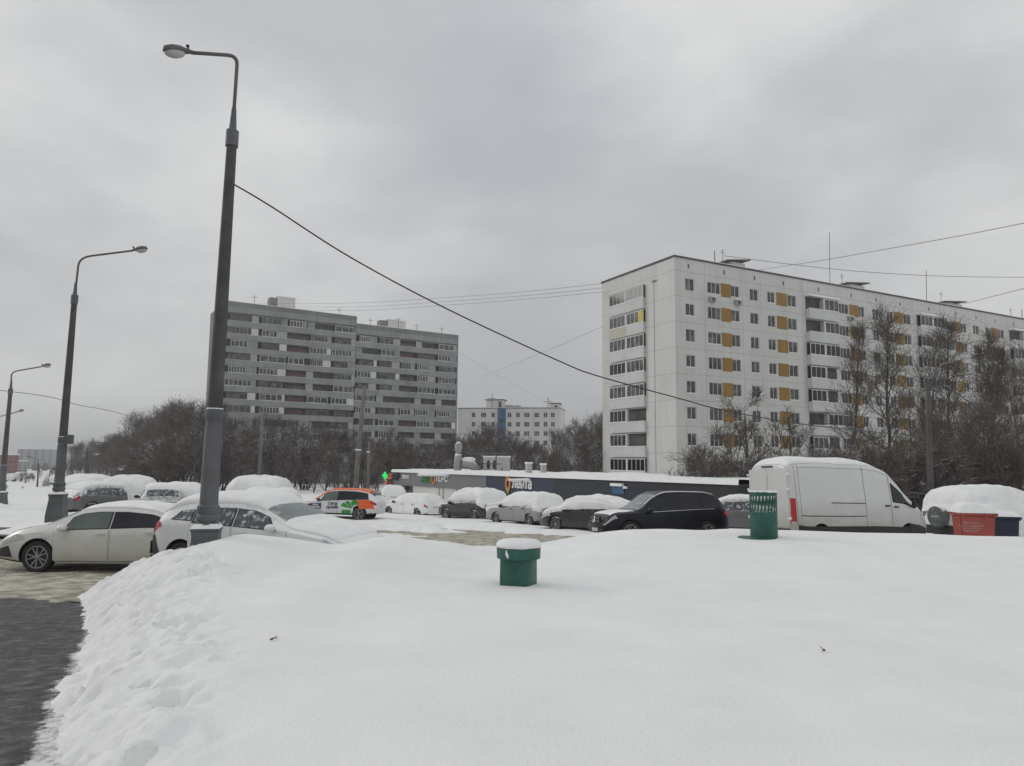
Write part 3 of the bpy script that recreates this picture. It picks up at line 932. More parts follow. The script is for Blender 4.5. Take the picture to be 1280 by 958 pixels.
M['spare_cover'] = snow_top(mat('frosted_spare_cover', (.12, .13, .13), rough=.8, var=.4, nscale=8), .5, .8, 6, .9)
# ---- 1 the white saloon
c = shape_sedan()
def sedan_extra(b):
    for sd in (1, -1):
        mb = MB(); c.patch(mb, 4.25, 4.66, 2.6, 3.9, sd, .007, 8, 4, 0, None, 4.36); b(mb, 'air_intake', M['black'], smooth=True)
    mb = MB()
    mb.box(4.76, 4.785, -.55, .55, .26, .44); b(mb, 'grille', M['black'])
    for sd in (1, -1):
        mb = MB(); c.patch(mb, 1.35, 3.33, .95, 2.0, sd, .012, 16, 2); b(mb, 'sill', M['paint_sedan'], smooth=True)
    mb = MB()
    p = c.P(3.55, 4.3, -1, .01); p = c.P(3.60, 4.25, 1, .012)
    mb.box(p.x - .06, p.x + .06, p.y - .012, p.y + .012, p.z - .012, p.z + .012); b(mb, 'side_repeater', M['lamp_clear'])
sedan, _ = vehicle('sedan', c, (.98, 3.72), .335, M['paint_sedan'], 'dirty white saloon on the slushy road at the left edge, bare of thick snow', 'car',
    ws=(2.96, 3.62, 8.7), rw=(.55, 1.25, 8.9), wsglass=M['glass_frost2'],
    side=((2.24, 3.22, 5.18, 7.75, 2.24, 3.05, M['glass_green']), (1.22, 2.16, 5.18, 7.75, 1.22, 2.16, M['glass_tint']), (.74, 1.16, 5.3, 7.3, .98, 1.16, M['glass_tint'])),
    doors=((2.21, 3.38, 2.1, 4.98), (1.15, 2.17, 2.1, 4.98)), handles='paint', head=(3.98, 4.60, 4.25, 5.2, 4.15), tail=(.02, .3, 4.2, 5.0), mirror=(3.12, 5.1, (.10, .12, .08)),
    grille=sedan_extra, spokes=5, rim=M['alloy'], rimr=.70, ww=.22,
    snow=((1.0, 2.95, lambda x: 8.75, .04, dict(rag=.12, seed=4)), (3.62, 4.45, lambda x: 8.8, .02, dict(rag=.2, seed=5))))
place(sedan, 117, 16.45, 180, z=.0, x=-8.78)

# ---- 2 the white hatchback behind the lamp post
c = shape_hatch()
def hatch_extra(b):
    for sd in (1, -1):
        mb = MB(); c.patch(mb, .02, .42, 1.8, 4.15, sd, .010, 6, 5, 0, None, None, .14); b(mb, 'bumper_corner', M['black'], smooth=True)
        mb = MB(); c.patch(mb, 3.9, 4.36, 1.9, 3.3, sd, .008, 8, 4); b(mb, 'front_bumper', M['black'], smooth=True)
    mb = MB(); mb.box(-.035, -.012, -.72, .72, .38, .62); b(mb, 'rear_bumper', M['black'])
hatch, _ = vehicle('hatchback', c, (.82, 3.46), .32, M['paint_hatch'], 'white hatchback with snow on roof and bonnet, behind the nearest lamp post', 'car',
    ws=(2.42, 3.12, 8.7), rw=(.16, .5, 8.9), glass=M['glass_frost'], wsglass=M['glass_frost2'],
    side=((1.98, 2.84, 5.15, 7.6, 1.98, 2.62), (1.05, 1.9, 5.15, 7.6), (.56, .98, 5.4, 7.2, .7, .98)),
    doors=((1.95, 3.1, 2.1, 4.98), (.98, 1.91, 2.1, 4.98)), handles='paint', head=(3.85, 4.28, 4.2, 5.1), tail=(.02, .36, 4.4, 5.9, .16), mirror=(2.82, 5.1),
    grille=hatch_extra, spokes=5, rimr=.68,
    snow=((.34, 2.55, lambda x: 8.4, .10, dict(rag=.25, seed=11)), (3.0, 4.1, lambda x: 7.6, .05, dict(rag=.6, seed=12, endfade=.5))))
place(hatch, 325, 14.1, -17, z=.26, x=-4.62)

# ---- 3 the white panel van
c = Car(5.7, 1.98,
    [(0, 2.48), (.12, 2.58), (.6, 2.64), (2.8, 2.62), (3.6, 2.57), (4.05, 2.42), (4.45, 2.10), (4.95, 1.58), (5.2, 1.38), (5.5, 1.20), (5.62, 1.0), (5.7, .75)],
    [(0, 1.50), (3.5, 1.48), (4.6, 1.36), (5.2, 1.15), (5.7, .7)], sill=.34, rends=(.05, .2, .2, .6), tumble=.90, roofr=.24, low=.985, sm=.09)
def van_extra(b):
    mb = MB()
    # rear doors: leaves, hinges, handle, lamps on the tail
    x = -.03
    for (y0, y1) in ((.02, .90), (-.90, -.02)):
        d = MB(); d.box(x, x + .02, y0, y1, .62, 2.36)
        dd = b(d, 'rear_door', M['paint_van'])
        d = MB(); d.box(x - .012, x, y0 + .03, y1 - .03, 1.55, 2.15); b(d, 'pressed_panel', M['paint_van'], dd)
    for z in (.9, 1.75, 2.2):
        for y in (-.93, .93):
            d = MB(); d.box(x - .03, x + .03, y - .05, y + .05, z - .035, z + .035); b(d, 'hinge', M['white_plastic'])
    d = MB(); d.box(x - .035, x, -.16, .05, 1.12, 1.16); b(d, 'handle', M['black'])
    d = MB(); d.box(x - .03, x, -.25, .25, 2.42, 2.46); b(d, 'brake_light', M['black'])
    d = MB(); d.box(-.10, .1, -.9, .9, .36, .6); b(d, 'bumper', M['black'])
    for sd in (1, -1):
        d = MB(); c.patch(d, .0, .17, 2.9, 4.95, sd, .014, 4, 8); t = b(d, 'tail_light', M['lamp_red'], smooth=True)
        d = MB(); c.patch(d, .02, .15, 2.9, 3.15, sd, .02, 4, 2); b(d, 'reversing_lamp', M['lamp_clear'], t, smooth=True)
        d = MB(); c.patch(d, .24, 4.72, 1.9, 2.95, sd, .012, 30, 3); b(d, 'lower_cladding', M['black'], smooth=True)
        d = MB(); c.patch(d, 1.55, 2.95, 4.52, 4.60, sd, .014, 12, 1); b(d, 'sliding_rail', M['black'], smooth=True)
        d = MB()
        for xx in (.22, .36): c.patch(d, xx, xx + .012, 2.9, 9.0, sd, .003, 1, 20)
        for xx in (2.95, 4.02): c.patch(d, xx, xx + .014, 2.2, 8.6, sd, .003, 1, 20)
        c.patch(d, .36, 4.0, 8.05, 8.09, sd, .003, 20, 1)
        c.patch(d, .38, 2.9, 3.55, 3.60, sd, .003, 20, 1)
        b(d, 'panel_seam', M['black'], smooth=True)
        for xx in (3.86, 4.22):
            p = c.P(xx, 4.45, sd, .02); d = MB(); d.box(p.x - .09, p.x + .09, p.y - .02, p.y + .02, p.z - .022, p.z + .022); b(d, 'handle', M['black'])
        d = MB(); c.patch(d, 4.75, 5.55, 1.9, 3.3, sd, .012, 8, 3); b(d, 'front_bumper', M['black'], smooth=True)
van, _ = vehicle('panel_van', c, (1.12, 4.72), .345, M['paint_van'], 'long white panel van with red tail light, parked beyond the slotted green bin', 'van',
    ws=(4.2, 5.1, 8.5), side=((4.12, 4.98, 5.02, 7.3, 4.12, 4.55, M['glass']),), head=(5.25, 5.6, 3.9, 4.9), tail=None, mirror=(4.86, 5.15, (.06, .09, .13), M['black']),
    grille=van_extra, spokes=6, rimr=.6, ww=.22, plates=.78, track=.86,
    snow=((.02, 3.55, lambda x: 9.0, .13, dict(rag=.35, seed=21, endfade=.25)), (3.5, 4.0, lambda x: 9.6, .04, dict(rag=.5, seed=22))))
VAN_H = 17
place(van, 1050, 22.6, VAN_H + 2, dz=.10)
van.scale = (.93, .97, .985)

# ---- 4 the black SUV
c = shape_suv(1.72, 4.5, 1.84, 1.06)
def star(b, x, y, z, R):
    d = MB()
    for k in range(20):
        pass
    ring = [(R * math.cos(2 * math.pi * k / 20), R * math.sin(2 * math.pi * k / 20)) for k in range(21)]
    d.tube([(x, y + p[0], z + p[1]) for p in ring], .011, 6)
    for k in range(3):
        a = math.pi / 2 + k * 2 * math.pi / 3
        d.tube([(x, y, z), (x, y + R * math.cos(a), z + R * math.sin(a))], [.014, .006], 6)
    return b(d, 'emblem', M['chrome'])
def suv_extra(b):
    d = MB(); d.box(c.L - .03, c.L + .03, -.42, .42, .62, .86)
    for k in range(2):
        z = .69 + k * .1; d.box(c.L + .03, c.L + .045, -.40, .40, z - .016, z + .016, 1)
    b(d, 'grille', [M['black'], M['paint_grey']])
    star(b, c.L + .055, 0, .74, .10)
    d = MB(); d.box(c.L - .02, c.L + .022, -.66, .66, .32, .46); b(d, 'lower_grille', M['black'])
    for sd in (1, -1):
        d = MB(); c.patch(d, .55, 3.05, 8.85, 9.15, sd, .03, 20, 2); b(d, 'roof_rail', M['chrome'], smooth=True)
        d = MB(); c.patch(d, .6, 3.15, 4.98, 5.06, sd, .012, 20, 1); b(d, 'chrome_strip', M['chrome'], smooth=True)
suv, _ = vehicle('suv', c, (.86, 3.62), .36, M['paint_black'], 'glossy black SUV without snow cover, nose towards the parked row, in front of the shop', 'car',
    ws=(2.62, 3.36, 8.6), wsglass=M['glass_frost2'], rw=(.16, .42, 8.9), glass=M['glass'],
    side=((2.05, 2.98, 5.15, 7.7, 2.05, 2.74), (1.1, 1.97, 5.15, 7.7), (.5, 1.02, 5.3, 7.4, .62, 1.02)),
    doors=((2.02, 3.2, 2.1, 4.98), (1.06, 1.98, 2.1, 4.98)), handles='paint', head=(4.08, 4.5, 4.2, 4.85, 4.15), tail=(.0, .3, 4.3, 5.5, .14), mirror=(2.98, 5.1, (.09, .12, .10)),
    grille=suv_extra, spokes=5, rimr=.68,
    snow=((3.45, 4.3, lambda x: 8.4, .012, dict(rag=.8, seed=31, uneven=1.6)),))
place(suv, 822, 24.7, 194, dz=.06)

# ---- 5 the decorated car-sharing SUV
c = shape_suv(1.63, 4.5, 1.84, 1.0)
M['orange'] = mat('orange_film', (.75, .12, .025), rough=.35, var=.1)
M['green'] = mat('green_film', (.02, .26, .03), rough=.35, var=.1)
M['purple'] = mat('purple_film', (.09, .05, .16), rough=.4, var=.1)
M['ink'] = mat('black_lettering', (.02, .02, .02), rough=.5, var=.1)
M['white_ink'] = mat('white_lettering', (.75, .75, .75), rough=.5, var=.05)
def share_extra(b):
    roofm = MB(); c.toppatch(roofm, .3, 2.55, 8.3, .006, 20, 6); b(roofm, 'orange_roof', M['orange'], smooth=True)
    for sd in (1, -1):
        d = MB(); c.patch(d, 2.5, 3.28, 7.95, 8.75, sd, .012, 16, 2); b(d, 'orange_pillar', M['orange'], smooth=True)
        d = MB(); c.patch(d, .06, .85, 3.3, 5.0, sd, .007, 8, 6, 0, None, .2, 1.0); b(d, 'orange_decal', M['orange'], smooth=True)
        d = MB(); c.patch(d, .85, 1.12, 3.9, 5.0, sd, .008, 6, 6, 0, None, 1.0, 1.2); b(d, 'green_decal', M['green'], smooth=True)
        d = MB()
        o = (1.25, 3.35)
        for k in range(3):   # a fan of green wedges
            a0 = .25 + k * .62; a1 = a0 + .52
            q = [(o[0] + math.cos(a) * .58 * (1 if sd else 1), o[1] + math.sin(a) * 1.5) for a in np.linspace(a0, a1, 4)]
            pts = [c.P(o[0], o[1], sd, .012)] + [c.P(x, min(v, 4.97), sd, .012) for x, v in q]
            f = tuple(range(len(pts)))
            d.add(pts, [f if sd > 0 else f[::-1]])
        b(d, 'green_fan_decal', M['green'])
        d = MB(); c.patch(d, 1.28, 1.75, 2.2, 3.1, sd, .012, 6, 4); b(d, 'green_decal', M['green'], smooth=True)
        d = MB(); c.patch(d, 2.85, 3.45, 3.25, 4.35, sd, .012, 6, 6); pl = b(d, 'purple_badge', M['purple'], smooth=True)
        for (body, sz, X, V, mt) in (('ново\nкаршер', .13, 3.15, 3.8, M['white_ink']), ('Сити\nдрайв', .21, 2.25, 3.85, M['ink'])):
            me = text_mesh(body, sz, mt, 0, .004)
            p = c.P(X, V, sd, .03)
            R = Matrix.Rotation(math.pi if sd > 0 else 0, 4, 'Z') @ Matrix.Rotation(math.pi / 2, 4, 'X')
            me.transform(Matrix.Translation((p.x - c.L / 2, p.y, p.z)) @ R)
            link('lettering', me, bpy.data.objects[pl.name].parent)
share, _ = vehicle('suv', c, (.86, 3.52), .36, M['paint_white'], 'white SUV with orange roof and green, orange and purple stickers on its side', 'car',
    ws=(2.55, 3.25, 8.7), rw=(.16, .42, 8.9), glass=M['glass_tint'],
    side=((2.05, 2.98, 5.1, 7.8, 2.05, 2.74, M['glass_green']), (1.1, 1.99, 5.1, 7.8), (.4, 1.04, 5.2, 7.7, .5, 1.04)),
    doors=((2.02, 3.1, 2.1, 4.98), (1.16, 1.98, 2.1, 4.98)), handles='paint', head=(3.95, 4.42, 4.2, 4.95), tail=(.0, .34, 4.2, 4.95, .2), mirror=(2.95, 5.1, (.09, .12, .08), M['black']),
    grille=share_extra, trim=((.2, 4.3, 1.9, 2.25),), spokes=5, rimr=.7)
place(share, 424, 37.5, 172, dz=.06)

# ---- 6 the row of snowed-in cars in front of the shop
ROWG = 'snowed-in cars parked in a row before the shop'
def full_snow(c, seed, th=.2, vside=5.6, hood=5.6):
    L = c.L
    return (.03, L - .12, lambda x: (hood if x > L * .68 else vside), th, dict(rag=.5, seed=seed, endfade=.22))
ROW_H = 126
c = shape_wagon()
r1, _ = vehicle('hatchback', c, (.8, 3.4), .31, M['paint_snowy'], 'small white car plastered with snow, leftmost of the row before the shop front', 'car', ROWG,
    ws=None, side=(), head=(3.95, 4.38, 4.1, 4.9), tail=(.0, .2, 4.3, 5.2), mirror=(2.85, 5.1, (.09, .11, .08), M['black']), tyre=M['tyre_snowy'], doors=((2.0, 3.1, 2.1, 4.9), (1.05, 1.96, 2.1, 4.9)),
    snow=(full_snow(c, 41, .08, 4.9, 5.0),))
place(r1, 514, 46, ROW_H + 14, dz=-.12)
c = shape_suv(1.72, 4.5, 1.84, 1.05)
def dark_cladding(b, c=c):
    for sd in (1, -1):
        d = MB(); c.patch(d, .9, 3.4, 1.9, 3.2, sd, .012, 20, 3); b(d, 'lower_cladding', M['black'], smooth=True)
    d = MB(); d.box(-.05, -.01, -.8, .8, .38, .74); b(d, 'rear_bumper', M['black'])
r2, _ = vehicle('suv', c, (.86, 3.52), .36, M['paint_dark'], 'dark SUV under a tall snow cap, second from left in the row before the shop', 'car', ROWG,
    side=((2.05, 2.98, 5.1, 7.6, 2.05, 2.74), (1.1, 1.97, 5.1, 7.6)), head=(3.95, 4.42, 4.2, 4.95), tail=(.0, .2, 4.4, 5.2), mirror=(2.95, 5.1, (.09, .12, .1), M['black']), tyre=M['tyre_snowy'], doors=((2.02, 3.1, 2.1, 4.98), (1.06, 1.98, 2.1, 4.98)),
    grille=dark_cladding, snow=(full_snow(c, 42, .24, 5.9, 5.2), (-.0, .5, lambda x: 4.2, .16, dict(rag=.4, seed=47, endfade=.0))))
place(r2, 589, 41.5, ROW_H + 4, dz=-.06)
c = shape_wagon()
r3, _ = vehicle('hatchback', c, (.8, 3.4), .31, M['paint_silver'], 'silver hatchback under a thick snow cap, third from left in the row before the shop', 'car', ROWG,
    side=((2.0, 2.9, 5.1, 7.6, 2.0, 2.6), (1.05, 1.95, 5.1, 7.6)), head=(3.95, 4.38, 4.1, 4.9), tail=(.0, .2, 4.3, 5.2), mirror=(2.85, 5.1, (.09, .11, .08), M['black']), tyre=M['tyre_snowy'], doors=((2.0, 3.1, 2.1, 4.9), (1.05, 1.96, 2.1, 4.9)),
    grille=lambda b: b((lambda d: (d.box(-.05, -.01, -.78, .78, .32, .66), d)[1])(MB()), 'rear_bumper', M['black']),
    snow=(full_snow(c, 43, .2, 5.3, 5.1), (-.0, .45, lambda x: 4.3, .15, dict(rag=.4, seed=48, endfade=.0))))
place(r3, 654, 36.0, ROW_H + 2, dz=.03)
c = shape_sedan()
r4, _ = vehicle('sedan', c, (.98, 3.72), .33, M['paint_dark'], 'dark grey saloon under a dome of snow, next to the black SUV', 'car', ROWG,
    side=((2.24, 3.22, 5.18, 7.75, 2.24, 3.05), (1.22, 2.16, 5.18, 7.75)), head=(4.0, 4.6, 4.2, 5.0), tail=(.02, .42, 4.3, 5.2), mirror=(3.12, 5.1, (.1, .12, .08), M['paint_dark']), doors=((2.21, 3.38, 2.1, 4.98), (1.15, 2.17, 2.1, 4.98)), handles='paint', tyre=M['tyre_snowy'],
    snow=((.35, 3.6, lambda x: 5.6, .18, dict(rag=.25, seed=44)), (3.55, 4.6, lambda x: 7.6, .12, dict(rag=.7, seed=45))))
place(r4, 741, 31.0, ROW_H + 14, dz=.0)

# ---- 7 the snowed-in off-roader with the spare wheel, far right
c = shape_suv(1.74, 4.3, 1.8, 1.08)
def spare(b):
    d = MB(); R = Matrix.Translation((-.14, .0, .92)) @ Matrix.Rotation(math.pi / 2, 4, 'Y')
    d.lathe([(.0001, -.14), (.2, -.145), (.30, -.14), (.345, -.11), (.36, -.04), (.36, .06), (.33, .11)], 32, 0, R)
    sp = b(d, 'spare_wheel', M['spare_cover'], angle=50)
    d = MB()
    for k in range(5):
        d.box(-.292, -.284, -.15 + k * .062, -.11 + k * .062, .90, .945)
    b(d, 'lettering', M['plate'], sp)
    d = MB(); d.box(-.06, -.01, -.78, .78, .36, .64); b(d, 'rear_bumper', M['black'])
off, _ = vehicle('suv', c, (.8, 3.35), .36, M['paint_snowy'], 'snow-covered off-roader with a spare wheel on its tailgate, behind the red bin', 'car',
    head=(3.75, 4.2, 4.2, 4.95), mirror=(2.8, 5.1, (.09, .13, .1), M['black']), tyre=M['tyre_snowy'], grille=spare, plates=False, tail=(.0, .16, 4.0, 4.6),
    snow=(full_snow(c, 51, .22, 3.0, 3.4), (-.0, .4, lambda x: 4.7, .15, dict(rag=.2, seed=52, endfade=.0))))
place(off, 1246, 24.0, 12, dz=.1)

# ---- 8 background cars
SM = {}
def snow_car(shape, px, D, hd, seed, label, paint='paint_snowy', th=.2, vs=5.0, hood=5.0, group='snow-covered cars parked along the road on the left', side=(), dz=.1, rw=None, ws=None, glass=None, cap=True, name='hatchback'):
    c = shape()
    s = c.L / 4.5
    sn = (full_snow(c, seed, th, vs, hood),) if cap is True else cap(c)
    o, _ = vehicle(name, c, (.8 * s, 3.42 * s), .32, M[paint], label, 'car', group, side=side, rw=rw, ws=ws, glass=glass or M['glass_frost'],
        head=(c.L - .5, c.L - .1, 4.2, 4.9), tail=(.0, .2, 4.3, 5.1), mirror=(2.85 * s, 5.1, (.09, .11, .08), M['black']), tyre=M['tyre_snowy'], snow=sn)
    place(o, px, D, hd, dz=dz)
    return o
S2 = ((2.0, 2.9, 5.1, 7.6, 2.0, 2.6), (1.05, 1.95, 5.1, 7.6), (.5, .98, 5.3, 7.4, .6, .98))
roofonly = lambda c: ((.3, 2.7, lambda x: 8.6, .14, dict(rag=.2, seed=66)), (3.0, 4.2, lambda x: 7.8, .12, dict(rag=.3, seed=67)))
hub = 'cars behind the white hatchback'
snow_car(lambda: shape_suv(1.75, 4.6, 1.85), 330, 30, 97, 61, 'snow-buried tall car right of the nearest lamp post, behind the white hatchback', th=.3, vs=4.4, hood=4.4, group=None, name='suv', dz=.1)
snow_car(shape_hatch, 341, 25, 104, 62, 'snow-buried low car between the white hatchback and the stickered SUV', th=.26, vs=4.2, hood=4.2, group=None, dz=.0)
snow_car(shape_hatch, 228, 34, 112, 63, 'snow-covered car showing a smooth white roof just left of the nearest lamp post', th=.2, vs=4.6)
snow_car(shape_wagon, 200, 33, 118, 64, 'light silver estate with bare rear window, beyond the roof of the dirty white saloon', paint='paint_silver', side=S2, rw=(.1, .42, 8.9), cap=roofonly, name='estate_car')
snow_car(shape_suv, 166, 37, 105, 65, 'snow-covered car with a broad white hump between the grey hatchback and the silver estate', th=.26, vs=4.4, hood=4.4, name='suv')
snow_car(shape_hatch, 138, 35, 62, 68, 'grey hatchback with bare dark side windows among the white parked cars', paint='paint_grey', side=S2, cap=roofonly)
snow_car(shape_suv, 116, 41, 95, 69, 'snow-covered car, a tall rounded white lump right of the second lamp post', th=.25, vs=4.3, hood=4.3, name='suv')
snow_car(shape_wagon, 94, 37, 120, 70, 'silver estate with dark bumper partly hidden by the second lamp post', paint='paint_silver', th=.2, vs=6.2, hood=6.0, name='estate_car')
snow_car(shape_hatch, 918, 30, 150, 71, 'grey car with snowy bonnet in the gap between the black SUV and the white van', paint='paint_grey', th=.12, vs=8.2, hood=6.0, side=S2, group=None, dz=.1)
snow_car(shape_hatch, 491, 60, 100, 72, 'snowy white car by the left corner of the shop', th=.2, vs=4.4, hood=4.4, group=None, dz=.1)
for k, (px, D, hd) in enumerate(((16, 150, 100), (33, 190, 95), (74, 120, 100), (24, 230, 95))):
    snow_car(shape_hatch, px, D, hd, 80 + k, 'small far-off snow-covered car beside the road sloping away on the left', th=.2, vs=4.2, hood=4.2, group='far snow-covered cars down the road', dz=.15)
# ------------------------------------------------------------------ green bins
M['green_paint'] = mat('green_paint', (.010, .085, .062), rough=.45, var=.25, nscale=5, bump=.12, bscale=18)
M['dark_inside'] = mat('dark_inside', (.012, .02, .018), rough=.8)

def slotted_bin():
    p = at(955.5, 683, 12.4)
    z0 = G(p.x, p.y) - .03
    root = empty('litter_bin', (p.x, p.y, z0), .2)
    tag(root, 'round dark green litter bin with slots in its upper half, before the white van', 'bin')
    R = .225; H = .78
    # pressed wall with real slots: ring of staves
    mb = MB(); n = 96
    def wall(z0_, z1_, keep=lambda k: True, shear=0.0):
        for k in range(n):
            if not keep(k): continue
            a0 = 2 * math.pi * k / n; a1 = 2 * math.pi * (k + 1) / n
            s0 = shear * 2 * math.pi / n
            pts = []
            for r in (R, R - .006):
                pts.append([(r * math.cos(a0), r * math.sin(a0), z0_), (r * math.cos(a1), r * math.sin(a1), z0_), (r * math.cos(a1 + s0), r * math.sin(a1 + s0), z1_), (r * math.cos(a0 + s0), r * math.sin(a0 + s0), z1_)])
            o, i = pts
            mb.add(o + i, [(0, 1, 2, 3), (7, 6, 5, 4), (0, 4, 5, 1), (1, 5, 6, 2), (2, 6, 7, 3), (3, 7, 4, 0)])
    wall(0, .45)
    wall(.45, .575, lambda k: k % 4 < 2, 1.5)
    wall(.575, .60)
    wall(.60, .725, lambda k: k % 4 < 2, -1.5)
    wall(.725, H)
    mb.lathe([(R + .002, H - .012), (R + .016, H - .01), (R + .016, H + .012), (R - .01, H + .012), (R - .01, H - .01)], 48)
    mb.lathe([(R - .006, .03), (.001, .03)], 48)
    mb.build('drum', M['green_paint'], root, angle=30)
    d = MB(); d.lathe([(R + .08, -.03), (R + .09, -.01), (R + .09, .008), (R + .06, .018), (.001, .02)], 40); d.build('foot_plate', M['green_paint'], root, angle=30, loc=(-.17, -.05, .015))
    sn = MB(); prof = [(R - .015, .40), (R * .8, .45), (R * .4, .49), (.001, .50)]
    sn.lathe(prof, 32, cap=False); sn.build('snow_inside', M['snow_soft'], root, smooth=True)
    sn = MB()
    for k in range(40):
        a = 2 * math.pi * k / 40
    ring = [((R + .003) * math.cos(2 * math.pi * k / 48), (R + .003) * math.sin(2 * math.pi * k / 48), H + .014) for k in range(49)]
    sn.tube(ring, [.012 + .008 * random.random() for _ in ring], 6); sn.build('snow_rim', M['snow_soft'], root, smooth=True)
slotted_bin()

def pedestal_bin():
    D = 8.75
    p = at(648, 727, D)
    z0 = G(p.x, p.y)
    s = D / 892
    root = empty('pedestal', (p.x, p.y, z0))
    tag(root, 'dark green square pedestal with overhanging round lid under a flat cap of snow', 'pedestal')
    hw = .18; rot = Matrix.Rotation(rad(66), 4, 'Z')
    mb = MB()
    b = .03
    pr = [(-hw + b, -hw), (hw - b, -hw), (hw, -hw + b), (hw, hw - b), (hw - b, hw), (-hw + b, hw), (-hw, hw - b), (-hw, -hw + b)]
    q = []
    for z, sc in ((-.25, 1.0), (.34, .98)):
        for (x, y) in pr:
            q.append(rot @ Vector((x * sc, y * sc, z)))
    n = len(pr)
    mb.add(q, [tuple(reversed(range(n))), tuple(n + i for i in range(n))] + [(i, (i + 1) % n, n + (i + 1) % n, n + i) for i in range(n)])
    mb.build('post', M['green_paint'], root, angle=50)
    d = MB(); R = .262
    d.lathe([(R - .05, .305), (R - .008, .306), (R, .312), (R + .003, .425), (R - .004, .435), (.001, .437)], 56); lid = d.build('lid', M['green_paint'], root, angle=35)
    sn = MB()
    prof = [(R - .03, .434), (R + .004, .44), (R + .010, .468), (R - .002, .495), (R - .04, .518), (R - .13, .528), (.001, .532)]
    sn.lathe(prof, 48, cap=False)
    me = sn.mesh('snow_cap', M['snow_soft'], smooth=True)
    for v in me.vertices:
        k = snz(v.co.x * 7 + 3, v.co.y * 7, 77) - .5
        v.co.z += .012 * k; v.co.x *= 1 + .02 * k; v.co.y *= 1 + .02 * k
    link('snow_cap', me, root)
    # torn white paper on the lid
    st = MB(); a0 = -math.pi / 2 - .56
    shp = [(-.012, .05), (.004, .052), (.006, .03), (.022, .005), (.026, -.03), (.018, -.045), (.0, -.03), (-.02, .0), (-.016, .03)]
    pts = [((R + .006) * math.cos(a0 + u / R), (R + .006) * math.sin(a0 + u / R), .372 + w) for u, w in shp]
    st.add(pts, [tuple(range(len(pts)))][::1]); o = st.build('paper_scrap', M['white_plastic'], lid)
pedestal_bin()

# ------------------------------------------------------------------ grit bin and blue bin
M['red_plastic'] = mat('red_plastic', (.30, .055, .04), rough=.55, var=.18, nscale=4)
M['faded_ink'] = mat('faded_lettering', (.50, .32, .29), rough=.6, var=.2)
M['blue_plastic'] = mat('blue_plastic', (.006, .012, .035), rough=.6, var=.2)
def tub(name, px, D, py, w, d, h, rz, m, label, snow_h, text=False):
    p = at(px, py, D)
    root = empty(name, (p.x, D, p.z), rz)
    tag(root, label, 'bin')
    mb = MB(); k = .90
    q = [(-w / 2 * k, -d / 2 * k, 0), (w / 2 * k, -d / 2 * k, 0), (w / 2 * k, d / 2 * k, 0), (-w / 2 * k, d / 2 * k, 0), (-w / 2, -d / 2, h), (w / 2, -d / 2, h), (w / 2, d / 2, h), (-w / 2, d / 2, h)]
    mb.add(q, [(3, 2, 1, 0), (4, 5, 6, 7), (0, 1, 5, 4), (1, 2, 6, 5), (2, 3, 7, 6), (3, 0, 4, 7)])
    me = mb.mesh('tub', m)
    bm = bmesh.new(); bm.from_mesh(me); bmesh.ops.bevel(bm, geom=bm.edges[:], offset=.03, segments=2, affect='EDGES'); bm.to_mesh(me); bm.free()
    me.polygons.foreach_set('use_smooth', [True] * len(me.polygons)); me.set_sharp_from_angle(angle=rad(40))
    body = link('tub', me, root)
    lid = MB(); lid.box(-w / 2 - .035, w / 2 + .035, -d / 2 - .035, d / 2 + .035, h - .01, h + .05)
    for x in (-w * .46, w * .2, w * .46): lid.box(x - .03, x + .03, -d / 2 - .055, -d / 2 - .035, h - .04, h + .05)
    lid.build('lid', m, root)
    if text:
        me = text_mesh('Противо-\nгололёдный\nматериал\nреагент', .075, M['faded_ink'], 0, 0, 1.25)
        tilt = math.atan2(d / 2 * (1 - k), h)
        me.transform(Matrix.Translation((-w * .2, -d / 2 * (k + (1 - k) * .55) - .008, h * .54)) @ Matrix.Rotation(math.pi / 2 + tilt, 4, 'X'))
        link('lettering', me, body)
    sn = MB(); nx, ny = 20, 12; b0 = len(sn.v)
    for j in range(ny + 1):
        for i in range(nx + 1):
            u = -1 + 2 * i / nx; v = -1 + 2 * j / ny
            e = (1 - abs(u) ** 5) * (1 - abs(v) ** 4)
            hh = snow_h * max(0, e) ** .45 * (.85 + .4 * (snz(u * 1.5 + px, v * 1.5, 8) - .5))
            sn.v.append((u * (w / 2 + .045), v * (d / 2 + .045), h + .052 + hh))
    for j in range(ny):
        for i in range(nx):
            a = j * (nx + 1) + i; sn.f.append((a, a + 1, a + nx + 2, a + nx + 1)); sn.m.append(0)
    sn.build('snow_cap', M['snow_soft'], root, smooth=True)
tub('grit_bin', 1218, 17.5, 675, .80, .46, .60, -.12, M['red_plastic'], 'red plastic grit bin with white lettering and a slab of snow on its lid', .27, True)
tub('plastic_bin', 1253, 18.9, 672, .66, .5, .50, -.25, M['blue_plastic'], 'dark blue plastic bin half hidden behind the red grit bin', .14)

# ------------------------------------------------------------------ street lamps
M['pole_grey'] = mat('pole_grey', (.10, .106, .114), rough=.6, var=.25, nscale=3, bump=.1)
M['pole_dark'] = mat('pole_dark', (.062, .063, .063), rough=.7, var=.3, nscale=3, bump=.15)
M['pole_arm'] = mat('pole_arm', (.10, .10, .10), rough=.5, var=.2)
M['concrete'] = mat('concrete_pole', (.15, .145, .137), rough=.85, var=.2, nscale=2, bump=.2)
M['wood_dark'] = mat('dark_pole', (.075, .07, .066), rough=.85, var=.3, nscale=2)
M['lens_white'] = mat('frosted_lens', (.42, .42, .40), rough=.4, var=.15)

